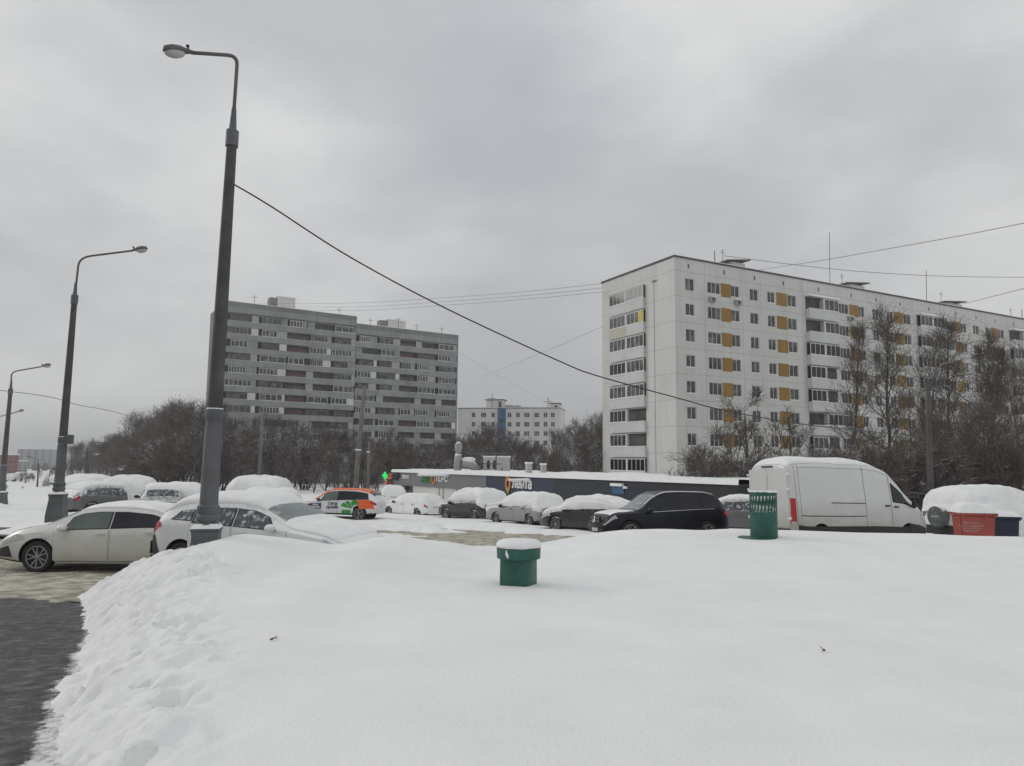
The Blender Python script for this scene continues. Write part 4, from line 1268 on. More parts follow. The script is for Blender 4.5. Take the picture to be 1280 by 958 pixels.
def lamp(base, collar, bend, tip, R, label, box=True, lean=None, low_px=None, group=None, headk=1.0, band=None, detail=True):
    """cast-iron footed street lamp; points are world positions"""
    root = empty('street_lamp', base)
    tag(root, label, 'street lamp', group)
    base = Vector(base); L = lambda p: Vector(p) - base
    C = L(collar); ax = C.normalized()
    h = C.length
    rot = Vector((0, 0, 1)).rotation_difference(ax).to_matrix().to_4x4()
    s = R / .115
    d = MB()
    d.lathe([(R * 1.15, .9 * s), (R * 1.1, h * .32), (R * 1.02, h * .325), (R * .98, h * .36)], 20, 0, rot); low = d.build('lower_pole', M['pole_grey'], root, angle=40)
    d = MB(); d.lathe([(R * .96, h * .36), (R * .66, h - .02), (.001, h - .01)], 20, 0, rot); d.build('upper_pole', M['pole_dark'], root, angle=40)
    if detail:
        d = MB(); zb = h * .36; d.lathe([(R * 1.05, zb - .16 * s), (R * 1.12, zb - .14 * s), (R * 1.12, zb), (R * 1.0, zb + .03 * s)], 20, 0, rot); d.build('clamp', M['pole_grey'], root, angle=40)
        d = MB(); d.lathe([(R * 1.10, zb + .004), (R * 1.04, zb + .022 * s), (R * .9, zb + .035 * s)], 20, 0, rot, cap=False); d.build('snow_ring', M['snow_soft'], root, smooth=True)
    # foot: tapering square box, collar rings
    d = MB(); w = R * 1.62; w2 = R * 2.0
    q = []
    for z, k in ((-.5, w2), (.05 * s, w2), (.50 * s, w * .98), (.60 * s, w * 1.02), (.605 * s, w * 1.10), (.64 * s, w * 1.10), (.645 * s, w * .9)):
        q += [Vector((-k, -k, z)), Vector((k, -k, z)), Vector((k, k, z)), Vector((-k, k, z))]
    f = [(i * 4 + j, i * 4 + (j + 1) % 4, i * 4 + 4 + (j + 1) % 4, i * 4 + 4 + j) for i in range(6) for j in range(4)] + [(24, 25, 26, 27)]
    Rz = Matrix.Rotation(.25, 4, 'Z')
    d.add([Rz @ v for v in q], f)
    me = d.mesh('foot', M['pole_grey'])
    bm = bmesh.new(); bm.from_mesh(me); bmesh.ops.bevel(bm, geom=bm.edges[:], offset=.012 * s, segments=1, affect='EDGES'); bm.to_mesh(me); bm.free()
    link('foot', me, root)
    d = MB(); d.lathe([(R * 1.5, .64 * s), (R * 1.45, .70 * s), (R * 1.2, .73 * s), (R * 1.42, .76 * s), (R * 1.42, .82 * s), (R * 1.22, .85 * s), (R * 1.4, .88 * s), (R * 1.4, .96 * s), (R * 1.15, .99 * s)], 24, 0, rot); d.build('collar', M['pole_grey'], root, angle=40)
    d = MB()
    ring = [(w * 1.0, .642 * s), (w * .95, .68 * s), (R * 1.4, .70 * s)]
    q = []
    for k, z in ((w * 1.08, .642 * s), (w * 1.0, .675 * s), (R * 1.3, .71 * s)):
        q += [Rz @ Vector((-k, -k, z)), Rz @ Vector((k, -k, z)), Rz @ Vector((k, k, z)), Rz @ Vector((-k, k, z))]
    d.add(q, [(i * 4 + j, i * 4 + (j + 1) % 4, i * 4 + 4 + (j + 1) % 4, i * 4 + 4 + j) for i in range(2) for j in range(4)]); d.build('snow_ledge', M['snow_soft'], root, smooth=True)
    # bracket
    d = MB(); d.lathe([(R * .80, h - .10 * s), (R * .84, h - .10 * s), (R * .84, h + .16 * s), (R * .5, h + .19 * s), (R * .30, h + .55 * s)], 16, 0, rot); d.build('cap', M['pole_grey'], root, angle=40)
    B = L(bend); T = L(tip)
    S = C + ax * .15 * s
    pts = []
    hor = (T - B)
    # up from the collar, quarter bend, out to the lamp
    k = .22
    p1 = S + (B - S) * (1 - k * min(1, hor.length / (B - S).length * 1.0)); p2 = B + hor * k
    pts = [S, S + (p1 - S) * .5, p1]
    for t in (.2, .4, .6, .8): pts.append((1 - t) ** 2 * p1 + 2 * t * (1 - t) * B + t * t * p2)
    pts += [p2, p2 + (T - p2) * .5, T]
    d = MB(); d.tube(pts, R * .26, 8); d.build('bracket', M['pole_arm'], root, smooth=True)
    # lamp head
    dr = (T - p2).normalized(); side = Vector((0, 0, 1)).cross(dr).normalized(); up = dr.cross(side)
    Mx = Matrix((dr, side, up)).transposed().to_4x4(); Mx.translation = T
    q = headk
    hd = empty('lamp_head', (0, 0, 0), 0, root)
    d = MB()
    d.tube([(-.08 * q, 0, 0), (.0, 0, .01 * q), (.12 * q, 0, .02 * q), (.25 * q, 0, .03 * q), (.42 * q, 0, .03 * q), (.58 * q, 0, .015 * q), (.64 * q, 0, 0)], [.045 * q, .06 * q, .09 * q, .14 * q, .15 * q, .12 * q, .02 * q], 16)
    me = d.mesh('housing', M['pole_arm'], smooth=True)
    for v in me.vertices: v.co.z = v.co.z * (.9 if v.co.z > 0 else .45)
    me.transform(Mx); link('housing', me, hd)
    d = MB(); d.blob((.38 * q, 0, -.03 * q), (.24 * q, .13 * q, .13 * q), 16, 10)
    me = d.mesh('lens', M['lens_white'], smooth=True); me.transform(Mx); link('lens', me, hd)
    if detail:
        d = MB(); d.tube([(.05 * q, 0, .06 * q), (.05 * q, 0, .14 * q)], .025 * q, 8); d.blob((.05 * q, 0, .16 * q), (.045 * q, .045 * q, .035 * q), 10, 6)
        me = d.mesh('photocell', M['black']); me.transform(Mx); link('photocell', me, hd)
    return root

b1 = at(257, 690, 10.6)
lamp1 = lamp((b1.x, b1.y, b1.z - .28), at(290, 176, 10.6), at(297, 70, 10.55), at(239, 66, 10.2), .112, 'tall dark street lamp nearest of all, its foot in the snow mound, arm turned left', headk=.62)
b2 = at(71, 642, 23.5)
lamp2 = lamp((b2.x, b2.y, b2.z - .1), at(93, 376, 23.5), at(99, 322, 23.5), at(166, 313.5, 23.8), .13, 'second street lamp from the nearest, small box on its pole, arm turned right', headk=.75)
d = MB(); p = at(85.5, 549.5, 23.5) - Vector(lamp2.location); d.box(p.x - .1, p.x + .12, p.y - .1, p.y + .1, p.z - .15, p.z + .15); d.build('junction_box', M['pole_grey'], lamp2)
b3 = at(0.5, 630, 44)
lamp3 = lamp((b3.x, b3.y, b3.z - .2), at(13, 491, 44), at(14.5, 465, 44), at(52, 458.5, 44), .16, 'third street lamp at the left edge of the picture with its arm turned right', headk=.9)
b4 = at(-12, 622, 66)
lamp((b4.x, b4.y, b4.z - .2), at(-7, 540, 66), at(-5, 522, 66), at(22, 515, 66), .17, 'street lamp beyond the left edge, only its arm and head reaching into view', headk=.9, detail=False)
FL = 'far street lamps along the road sloping down on the left'
for k, (px, py, D, top, tx) in enumerate(((46, 622, 100, 574, 40), (107, 607, 95, 556, 118), (108.5, 610, 75, 570, 116), (132, 612, 70, 588, 146), (31, 618, 130, 590, 28), (24, 612, 150, 590, 27), (60, 605, 120, 585, 63))):
    b = at(px, py, D)
    hh = at(px + 2, top + 8, D)
    lamp((b.x, b.y, b.z - .5), hh, at(px + 2, top, D), at(tx, top - 1.5 + (4 if abs(tx - px) < 4 else 0), D), .12, 'thin far-off street lamp beside the road on the left', group=FL, headk=1.1, detail=False)

def pole(px, py, tx, ty, D, r, m, label, cat='pole', name='utility_pole', arms=(), collar=None, group=None):
    b = at(px, py, D); t = at(tx, ty, D)
    root = empty(name, (b.x, b.y, b.z))
    tag(root, label, cat, group)
    L = lambda p: Vector(p) - Vector(root.location)
    d = MB(); T = L(t); d.tube([(0, 0, -1.0), T * .5, T], [r * 1.15, r, r * .8], 12); d.build('shaft', m, root, smooth=True)
    for (ax, ay, dd) in arms:
        e = L(at(ax, ay, D + dd)); mid = (T + e) * .5 + Vector((0, 0, .12 * (e - T).length))
        d = MB(); d.tube([T - Vector((0, 0, .3)), mid, e], [r * .25, r * .2, r * .16], 8); d.build('bracket', M['snowy_arm'], root, smooth=True)
        d = MB(); dr = (e - mid).normalized(); d.tube([e - dr * .1, e + dr * .25, e + dr * .55, e + dr * .75], [.04, .07, .07, .02], 10); d.build('lamp_head', M['snowy_arm'], root, smooth=True)
    if collar:
        c = L(at(*collar, D)); d = MB(); d.tube([c - Vector((0, 0, .05)), c + Vector((0, 0, .05))], r * 1.35, 12); d.build('clamp', M['snow_soft'], root)
    return root
M['snowy_arm'] = snow_top(mat('snowy_arm', (.07, .07, .07), rough=.6), .75, 1.0, 6, .4)
polR = pole(1163, 625, 1160, 478, 34, .13, M['wood_dark'], 'bare concrete lamp column with two snowy brackets behind the snow-covered off-roader', name='lamp_column', cat='pole', arms=((1194, 452, 1.5), (1208, 500, -1.5)))
pole(444, 605, 456, 483, 62, .20, M['concrete'], 'leaning concrete pole with a white band in front of the grey apartment block', collar=(448, 562.5))
pole(323, 605, 329, 517, 80, .2, M['concrete'], 'grey concrete pole among the bare trees between lamp post and leaning pole')
pole(460, 602, 461.5, 552, 75, .13, M['concrete'], 'thin grey post close to the right of the leaning concrete pole', collar=(460.5, 565))

# ------------------------------------------------------------------ wires
M['wire'] = mat('black_cable', (.015, .015, .016), rough=.6)
M['wire_far'] = mat('grey_cable', (.10, .10, .10), rough=.6)
def wire(pix, A, B, r, label, m='wire', group=None):
    """cable in the vertical plane through ground points A and B, through the photo pixels pix"""
    d = Vector((B[0] - A[0], B[1] - A[1], 0)); n = (-d.y, d.x)
    pts = [hit(px, py, A, n) for px, py in pix]
    # Catmull-Rom through the points
    out = []
    for i in range(len(pts) - 1):
        p0 = pts[max(i - 1, 0)]; p1 = pts[i]; p2 = pts[i + 1]; p3 = pts[min(i + 2, len(pts) - 1)]
        for k in range(8):
            f = k / 8
            out.append(.5 * (2 * p1 + (p2 - p0) * f + (2 * p0 - 5 * p1 + 4 * p2 - p3) * f * f + (3 * p1 - p0 - 3 * p2 + p3) * f ** 3))
    out.append(pts[-1])
    base = out[0].copy()
    mb = MB(); mb.tube([p - base for p in out], r if hasattr(r, '__len__') is False else list(np.linspace(r[0], r[1], len(out))), 6)
    o = mb.build('cable', M[m], None, smooth=True, loc=base)
    tag(o, label, 'cable', group)
pA = at(292, 231, 10.6); pB = at(1160, 540, 34)
wire([(293, 231), (340, 259), (440, 323), (560, 387), (700, 452), (750, 471), (850, 498.5), (905, 513), (1000, 530), (1090, 540), (1160, 545)], pA, pB, (.012, .017), 'thick black cable sagging from the nearest lamp post to the trees on the right')
pA = at(430, 380, 165); pB = at(752, 355, 85)
for k, dy in enumerate((0, 5, 9.5)):
    wire([(300 + k * 20, 380 + dy * .6), (440, 379 + dy), (560, 372 + dy), (660, 364.5 + dy), (754, 354.5 + dy * 1.1)], at(300, 380, 172), pB, .024, ('uppermost', 'middle', 'lowest')[k] + ' of three thin cables running from the grey block to the white block', 'wire_far')
pA = at(945, 338, 82); pB = at(1290, 279, 40)
wire([(945, 338), (1020, 327), (1100, 313), (1200, 295), (1295, 276)], pA, pB, .022, 'thin cable rising from the white block roof to the right edge of the picture', 'wire_far')
wire([(905, 320), (1000, 332), (1080, 340), (1180, 345.5), (1295, 347)], at(905, 320, 84), at(1290, 347, 90), .03, 'thin level cable above the white block roof', 'wire_far')
wire([(1205, 380), (1240, 371), (1295, 357)], at(1205, 380, 110), at(1290, 360, 80), .035, 'short thin cable climbing from the far roof end to the right edge', 'wire_far')
wire([(-10, 487), (60, 496), (100, 507), (150, 517), (260, 548)], at(-10, 487, 60), at(260, 548, 120), .03, 'thin cable crossing the sky behind the second lamp post', 'wire_far')
wire([(571, 440), (620, 468), (660, 490), (695, 512)], at(571, 440, 178), at(700, 512, 200), .022, 'faint cable slanting from the grey block towards the low white building', 'wire_far')
wire([(600, 472), (680, 440), (754, 408)], at(600, 472, 180), at(752, 408, 86), .018, 'faint cable climbing to the side wall of the white block', 'wire_far')
# ------------------------------------------------------------------ buildings
M['wall_white'] = streaks(mat('white_panel_wall', (.60, .60, .58), rough=.85, var=.05, nscale=.25), .13)
M['wall_plain'] = streaks(mat('light_panel', (.58, .585, .58), rough=.8, var=.06, nscale=.4), .12)
M['seam'] = mat('panel_seam', (.20, .20, .19), rough=.9)
M['pvc'] = mat('white_window_frame', (.68, .68, .67), rough=.5, var=.05)
M['pvc_grey'] = mat('weathered_window_frame', (.34, .34, .335), rough=.7, var=.15)
M['sill_snow'] = M['snow_soft']
M['ochre'] = mat('ochre_panel', (.27, .155, .035), rough=.75, var=.12, nscale=.6)
M['yellow'] = mat('yellow_panel', (.55, .46, .12), rough=.75, var=.1)
M['cream'] = mat('cream_panel', (.48, .47, .38), rough=.8, var=.08)
M['roof_dark'] = mat('dark_roof_edge', (.07, .068, .066), rough=.8)
M['metal_grey'] = snow_top(mat('grey_sheet_metal', (.30, .30, .30), rough=.5, var=.15), .4, .7, 3, .4)
M['wood_brown'] = mat('brown_boards', (.08, .05, .035), rough=.8, var=.3)

def pane_mat():
    m = bpy.data.materials.new('window_pane')
    nt, N, L, P = nodes(m)
    P.inputs['Roughness'].default_value = .12; P.inputs['Specular IOR Level'].default_value = .55
    oi = N.new('ShaderNodeObjectInfo'); tc = N.new('ShaderNodeTexCoord')
    nz = N.new('ShaderNodeTexNoise'); nz.inputs['Scale'].default_value = 1.1; nz.inputs['Detail'].default_value = 2
    wn = N.new('ShaderNodeVectorMath'); wn.operation = 'ADD'
    cb = N.new('ShaderNodeCombineXYZ'); mu = N.new('ShaderNodeMath'); mu.operation = 'MULTIPLY'; mu.inputs[1].default_value = 87
    L.new(oi.outputs['Random'], mu.inputs[0]); L.new(mu.outputs[0], cb.inputs[0]); L.new(tc.outputs['Object'], wn.inputs[0]); L.new(cb.outputs[0], wn.inputs[1]); L.new(wn.outputs[0], nz.inputs['Vector'])
    cr = N.new('ShaderNodeValToRGB'); cr.color_ramp.interpolation = 'EASE'
    E = cr.color_ramp.elements
    E[0].position = .34; E[0].color = (.012, .013, .015, 1); E[1].position = .74; E[1].color = (.17, .165, .15, 1)
    e = E.new(.52); e.color = (.05, .053, .055, 1)
    L.new(nz.outputs['Fac'], cr.inputs[0]); L.new(cr.outputs[0], P.inputs['Base Color'])
    return m
M['pane'] = pane_mat()
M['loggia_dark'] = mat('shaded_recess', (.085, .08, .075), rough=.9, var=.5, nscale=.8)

class Face:
    """a facade plane: C origin (ground corner), u unit direction along it, n outward normal"""
    def __init__(s, C, u, n):
        s.C = Vector((C[0], C[1], 0)); s.u = Vector((u[0], u[1], 0)).normalized(); s.n = Vector((n[0], n[1], 0)).normalized()
    def p(s, t, z, o=0.0):
        return s.C + s.u * t + s.n * o + Vector((0, 0, z))
    def t(s, px, py):
        q = hit(px, py, s.C, s.n); return (q - s.C).dot(s.u), q.z
    def box(s, mb, t0, t1, o0, o1, z0, z1, mi=0):
        P = [s.p(t, z, o) for z in (z0, z1) for o in (o0, o1) for t in (t0, t1)]
        mb.add(P, [(0, 2, 3, 1), (4, 5, 7, 6), (0, 1, 5, 4), (2, 6, 7, 3), (0, 4, 6, 2), (1, 3, 7, 5)], mi)
    def wall(s, mb, ts, zs, is_open, depth=.22, mi=0):
        for i in range(len(ts) - 1):
            for j in range(len(zs) - 1):
                a, b, c, d = ts[i], ts[i + 1], zs[j], zs[j + 1]
                if not is_open(i, j):
                    mb.quad(s.p(a, c), s.p(b, c), s.p(b, d), s.p(a, d), mi)
                else:
                    k = -depth
                    mb.quad(s.p(a, c), s.p(b, c), s.p(b, c, k), s.p(a, c, k), mi)
                    mb.quad(s.p(a, d), s.p(b, d), s.p(b, d, k), s.p(a, d, k), mi)
                    mb.quad(s.p(a, c), s.p(a, d), s.p(a, d, k), s.p(a, c, k), mi)
                    mb.quad(s.p(b, c), s.p(b, d), s.p(b, d, k), s.p(b, c, k), mi)

_win = {}
def window(face, parent, t0, t1, z0, z1, npan, off=-.12, sill=True, name='window', snow=.5, framew=.045, fm_='pvc'):
    """window frame with mullions, sill; its panes are a child"""
    w = t1 - t0; h = z1 - z0
    key = (round(w, 2), round(h, 2), npan, sill, snow > random.random(), fm_)
    if key not in _win:
        f = MB(); g = MB(); fw = framew
        f.box(0, w, -.04, .04, 0, fw); f.box(0, w, -.04, .04, h - fw, h); f.box(0, fw, -.04, .04, fw, h - fw); f.box(w - fw, w, -.04, .04, fw, h - fw)
        for k in range(1, npan):
            x = w * k / npan; f.box(x - fw * .5, x + fw * .5, -.04, .04, fw, h - fw)
        if sill:
            f.box(-.08, w + .08, -.16, -.041, -.06, 0.0)
            if key[4]: f.box(-.06, w + .06, -.17, -.045, 0.003, .07, 1)
        g.quad((fw * .5, .0, fw * .5), (w - fw * .5, .0, fw * .5), (w - fw * .5, .0, h - fw * .5), (fw * .5, .0, h - fw * .5))
        _win[key] = (f.mesh('window', [M[fm_], M['snow_soft']]), g.mesh('pane', M['pane']))
    fm, gm = _win[key]
    o = link(name, fm, parent)
    R = Matrix((face.u, -face.n, Vector((0, 0, 1)))).transposed().to_4x4()
    R.translation = face.p(t0, z0, off)
    o.matrix_local = R if parent is None else parent.matrix_world.inverted() @ R if False else R
    pn = link('pane', gm, o)
    return o

def ac_unit(face, parent, t, z, snow=True):
    mb = MB(); face.box(mb, t, t + .8, .05, .38, z, z + .55); face.box(mb, t - .02, t + .82, .03, .40, z + .553, z + .64, 1)
    q = face.p(t + .4, z + .27, .39)
    a = MB(); pts = []
    for k in range(16):
        an = 2 * math.pi * k / 16; mb_p = q + face.u * .2 * math.cos(an) + Vector((0, 0, .2 * math.sin(an))); pts.append(mb_p)
    mb.add(pts, [tuple(range(16))], 2)
    mb.build('air_conditioner', [M['metal_grey'], M['snow_soft'], M['black']], parent)

def white_block():
    D0 = 75.0
    C = at(844.5, 450, D0)
    u = (math.sin(rad(62.2)), math.cos(rad(62.2))); n = (u[1], -u[0])
    v = (-u[1], u[0])                                           # side wall runs back to the left
    fr = Face(C, u, n); sd = Face(C, v, (-u[0], -u[1]))
    root = empty('apartment_block', (0, 0, 0))
    tag(root, 'long white apartment block with ochre panels between the windows, on the right', 'building')
    ztop = at(844.5, 321, D0).z
    FH = 2.80
    # window rows from the top row down
    _, zs1 = fr.t(862, 363.5)
    rows = [(zs1 - k * FH, zs1 - k * FH + 1.34) for k in range(8)]
    zbot = rows[-1][0] - 2.6
    cols = []   # (t0,t1,panes)
    def T(px):
        py = 364 + .159 * (px - 862) if px > 850 else 364
        return fr.t(px, py)[0]
    spec = [(857.2, 867.2, 2), (885, 900, 3), (914.5, 923.8, 2), (938, 947.2, 2), (960, 968.3, 2), (985, 995, 2), (1049, 1060.5, 3), (1074.3, 1080.5, 2), (1091.4, 1098.5, 2),
            (1109.5, 1116.4, 2), (1130.2, 1138.4, 2), (1183.3, 1192.7, 3), (1202, 1208, 2), (1217, 1224, 2), (1232.8, 1239, 2), (1248.4, 1255.3, 2), (1294, 1302, 3)]
    cols = [(T(a) - .07, T(b) + .07, k) for a, b, k in spec]
    tend = T(1310) + 2
    ochres = [(T(901.2), T(913.6)), (T(970.5), T(983.6)), (T(1062), T(1073.4)), (T(1118), T(1129.2)), (T(1193.6), T(1201.4)), (T(1239.6), T(1247.6))]
    balc = [(T(1006.5), T(1043.5)), (T(1146.5), T(1176.5)), (T(1262), T(1288))]
    ts = [0.0]
    for a, b, k in cols: ts += [a, b]
    ts.append(tend)
    zs = [zbot - 3]
    for a, b in reversed(rows): zs += [a, b]
    zs.append(ztop)
    mb = MB()
    fr.wall(mb, ts, zs, lambda i, j: i % 2 == 1 and j % 2 == 1)
    # side wall
    sw = (sd.t(753, 450)[0])
    mb.quad(sd.p(0, zbot - 3), sd.p(sw, zbot - 3), sd.p(sw, ztop), sd.p(0, ztop))
    # back and far end
    mb.quad(fr.p(tend, zbot - 3), fr.p(tend, zbot - 3, -sw), fr.p(tend, ztop, -sw), fr.p(tend, ztop))
    mb.quad(fr.p(0, zbot - 3, -sw), fr.p(tend, zbot - 3, -sw), fr.p(tend, ztop, -sw), fr.p(0, ztop, -sw))
    # panel seams
    for k in range(9):
        z = rows[0][0] - .75 - (k - 1) * FH
        fr.box(mb, .01, tend, .002, .006, z - .012, z + .012, 1)
        sd.box(mb, .01, sw, .002, .006, z - .012, z + .012, 1)
    pxs = [881, 928, 951, 1003, 1047, 1084, 1104, 1142, 1181, 1212, 1228, 1259]
    for px in pxs:
        t = T(px); fr.box(mb, t - .012, t + .012, .002, .006, zbot, ztop - .1, 1)
    tv = sd.t(818.5, 450)[0]
    sd.box(mb, tv - .03, tv + .03, .003, .02, zbot, ztop - 1.9, 1)
    sd.box(mb, tv - .5, tv + .25, .02, .12, ztop - 2.05, ztop - 1.9, 1)
    mb.build('wall', [M['wall_white'], M['seam']], root)
    # dark backing of the rooms
    bk = MB()
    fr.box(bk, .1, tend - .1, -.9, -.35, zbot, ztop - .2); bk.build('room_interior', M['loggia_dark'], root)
    # parapet and roof
    mb = MB()
    fr.box(mb, -.12, tend, -.2, .12, ztop, ztop + .16); sd.box(mb, -.0, sw + .1, -.2, .12, ztop + .002, ztop + .162)
    mb.build('parapet', M['roof_dark'], root)
    mb = MB()
    fr.box(mb, -.1, tend, -.3, .08, ztop + .165, ztop + .24); fr.box(mb, 0, tend, -sw, -.3, ztop - .1, ztop + .2)
    mb.build('roof_snow', M['snow_soft'], root)
    # attic vents
    for px, py in ((860.5, 333), (905, 341), (943, 348), (979, 354.5), (1023, 362), (1064, 369.5), (1095, 375), (1125, 380.5), (1161, 386.5), (1195, 392.5), (1220, 397), (1244, 401.5), (1267, 405.5)):
        t, z = fr.t(px, py); mb = MB(); fr.box(mb, t - .10, t + .10, -.05, .012, z - .25, z + .25); mb.build('attic_vent', M['loggia_dark'], root)
    # windows
    rest = MB()
    for i, (a, b, k) in enumerate(cols):
        for j, (z0, z1) in enumerate(rows):
            if i < 12:
                window(fr, root, a, b, z0, z1, k)
            else:
                fr.box(rest, a, b, -.16, -.08, z0, z1, 0)
                for q in range(k): 
                    w = (b - a) / k; fr.box(rest, a + q * w + .05, a + (q + 1) * w - .05, -.09, -.075, z0 + .06, z1 - .06, 1)
                fr.box(rest, a - .06, b + .06, .01, .14, z0 - .06, z0 + .02, 2)
    tag(rest.build('window', [M['pvc'], M['pane'], M['snow_soft']], root), kind='stuff')
    n_ = 0
    for (a, b) in ochres:
        for j, (z0, z1) in enumerate(rows):
            mb = MB(); fr.box(mb, a, b, .004, .03, z0 - .12, z1 + .06); mb.build('ochre_panel', M['ochre'], root)
    # front balconies
    rnd = random.Random(5)
    def balcony(face, a, b, zf, deep, style, hood=False, rail=M['wall_plain'], panes=None):
        o = empty('balcony', (0, 0, 0), 0, root)
        mb = MB(); face.box(mb, a, b, .01, deep, zf - .10, zf + .06); mb.build('slab', M['wall_plain'], o)
        mb = MB(); face.box(mb, a, b, deep - .06, deep, zf + .065, zf + 1.08); face.box(mb, a, a + .06, .02, deep - .062, zf + .065, zf + 1.08); face.box(mb, b - .06, b, .02, deep - .062, zf + .065, zf + 1.08)
        mb.build('railing', rail, o)
        mb = MB(); face.box(mb, a - .03, b + .03, deep - .1, deep + .05, zf + 1.085, zf + 1.14); mb.build('snow_ledge', M['snow_soft'], o)
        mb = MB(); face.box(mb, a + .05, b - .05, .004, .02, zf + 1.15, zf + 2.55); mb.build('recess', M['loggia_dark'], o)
        mid = a + (b - a) * .5
        for half, (x0, x1) in enumerate(((a, mid - .12), (mid + .12, b))):
            st = style[half]
            if st == 'g':
                k = 3 if (x1 - x0) < 3 else 4
                f = MB(); face.box(f, x0, x1, deep - .07, deep - .01, zf + 1.145, zf + 1.21); face.box(f, x0, x1, deep - .07, deep - .01, zf + 2.44, zf + 2.52)
                for q in range(k + 1):
                    x = x0 + (x1 - x0 - .05) * q / k; face.box(f, x, x + .05, deep - .07, deep - .01, zf + 1.211, zf + 2.439)
                fo = f.build('glazing_frame', M['pvc'], o)
                g = MB(); g.quad(face.p(x0, zf + 1.2, deep - .04), face.p(x1, zf + 1.2, deep - .04), face.p(x1, zf + 2.45, deep - .04), face.p(x0, zf + 2.45, deep - .04)); g.build('pane', rnd.choice([M['glass'], M['pane']]), fo)
            elif st == 'w':
                f = MB(); face.box(f, x0, x1, deep - .07, deep - .01, zf + 1.145, zf + 2.5); f.build('infill_panel', M['wall_plain'], o)
        f = MB(); face.box(f, mid - .11, mid + .11, .02, deep, zf + 1.145, zf + 2.52); f.build('divider', M['wall_plain'], o)
        f = MB(); face.box(f, a, b, .02, deep + .02, zf + 2.525, zf + 2.60); f.build('canopy', M['metal_grey'], o)
        if hood:
            f = MB(); face.box(f, a - .1, b + .1, .02, deep + .15, zf + 2.605, zf + 2.85); f.build('snow_cap', M['snow_soft'], o)
    for bi, (a, b) in enumerate(balc):
        for j, (z0, z1) in enumerate(rows):
            st = [rnd.choice('ggggo'), rnd.choice('gggoo')]
            balcony(fr, a, b, z0 - 1.15, .6, st, hood=(j == 0))
    # side loggias
    tl = sorted((sd.t(764.5, 400)[0], sd.t(807, 400)[0]))
    sty = ['gg', 'gg', 'gg', 'gg', 'gg', 'og', 'og', 'gg']
    for j, (z0, z1) in enumerate(rows):
        balcony(sd, tl[0], tl[1], z0 - 1.12, .35, sty[j], rail=M['wall_plain'])
    z0 = rows[1][0]
    mb = MB(); sd.box(mb, tl[0] - .02, tl[0] + .85, .36, .40, z0 + .02, z0 + 1.32); mb.build('yellow_panel', M['yellow'], root)
    mb = MB(); sd.box(mb, tl[0] + (tl[1] - tl[0]) * .5, tl[1], .36, .385, z0 - 1.05, z0 - .08); mb.build('cream_panel', M['cream'], root)
    # air conditioners on the front
    for px, py in ((889, 375), (921, 379), (1012, 390), (1026, 433), (1062, 399), (1060, 516), (1217, 446), (1234, 447), (1088, 548)):
        t, z = fr.t(px, py); ac_unit(fr, root, t - .4, z - .28)
    # stair head cabins on the roof
    def cabin(pa, pb, hgt):
        ta, tb = T(pa), T(pb)
        o = empty('roof_vent_house', (0, 0, 0), 0, root)
        m_ = MB(); fr.box(m_, ta + .5, tb - .3, -4.5, -2.2, ztop + .2, ztop + .2 + hgt); m_.build('brick_box', M['wall_white'], o)
        m_ = MB()
        z = ztop + .25 + hgt
        P = [fr.p(ta - .8, z - .25, -5), fr.p(tb, z + .25, -5), fr.p(tb, z + .25, -1.6), fr.p(ta - .8, z - .25, -1.6)]
        m_.add(P + [p + Vector((0, 0, .14)) for p in P], [(0, 1, 2, 3), (4, 5, 6, 7), (0, 1, 5, 4), (1, 2, 6, 5), (2, 3, 7, 6), (3, 0, 4, 7)]); m_.build('canopy', M['roof_dark'], o)
    cabin(930, 953, 1.3); cabin(1080, 1104, 1.25); cabin(1203, 1226, 1.2)
    # aerials
    for (px, p0, p1, r) in ((894, 331, 314, .05), (904, 332, 313, .03), (1037.5, 356, 291, .035), (1053, 357, 343, .03), (1158.5, 378, 338, .04), (1177, 381, 366, .03), (1264, 398, 386, .03), (1278, 400, 387, .05)):
        b = hit(px, p0 + 6, fr.p(0, 0, -1.2), fr.n); t = hit(px - .8, p1, fr.p(0, 0, -1.2), fr.n)
        m_ = MB(); m_.tube([b, t], r, 5)
        if r < .033:
            q = t + Vector((0, 0, -.3)); m_.tube([q - fr.u * .45, q + fr.u * .45], .02, 4); m_.tube([q - fr.u * .3 + Vector((0, 0, .25)), q + fr.u * .3 + Vector((0, 0, .25))], .02, 4)
        m_.build('aerial', M['roof_dark'], root)
white_block()

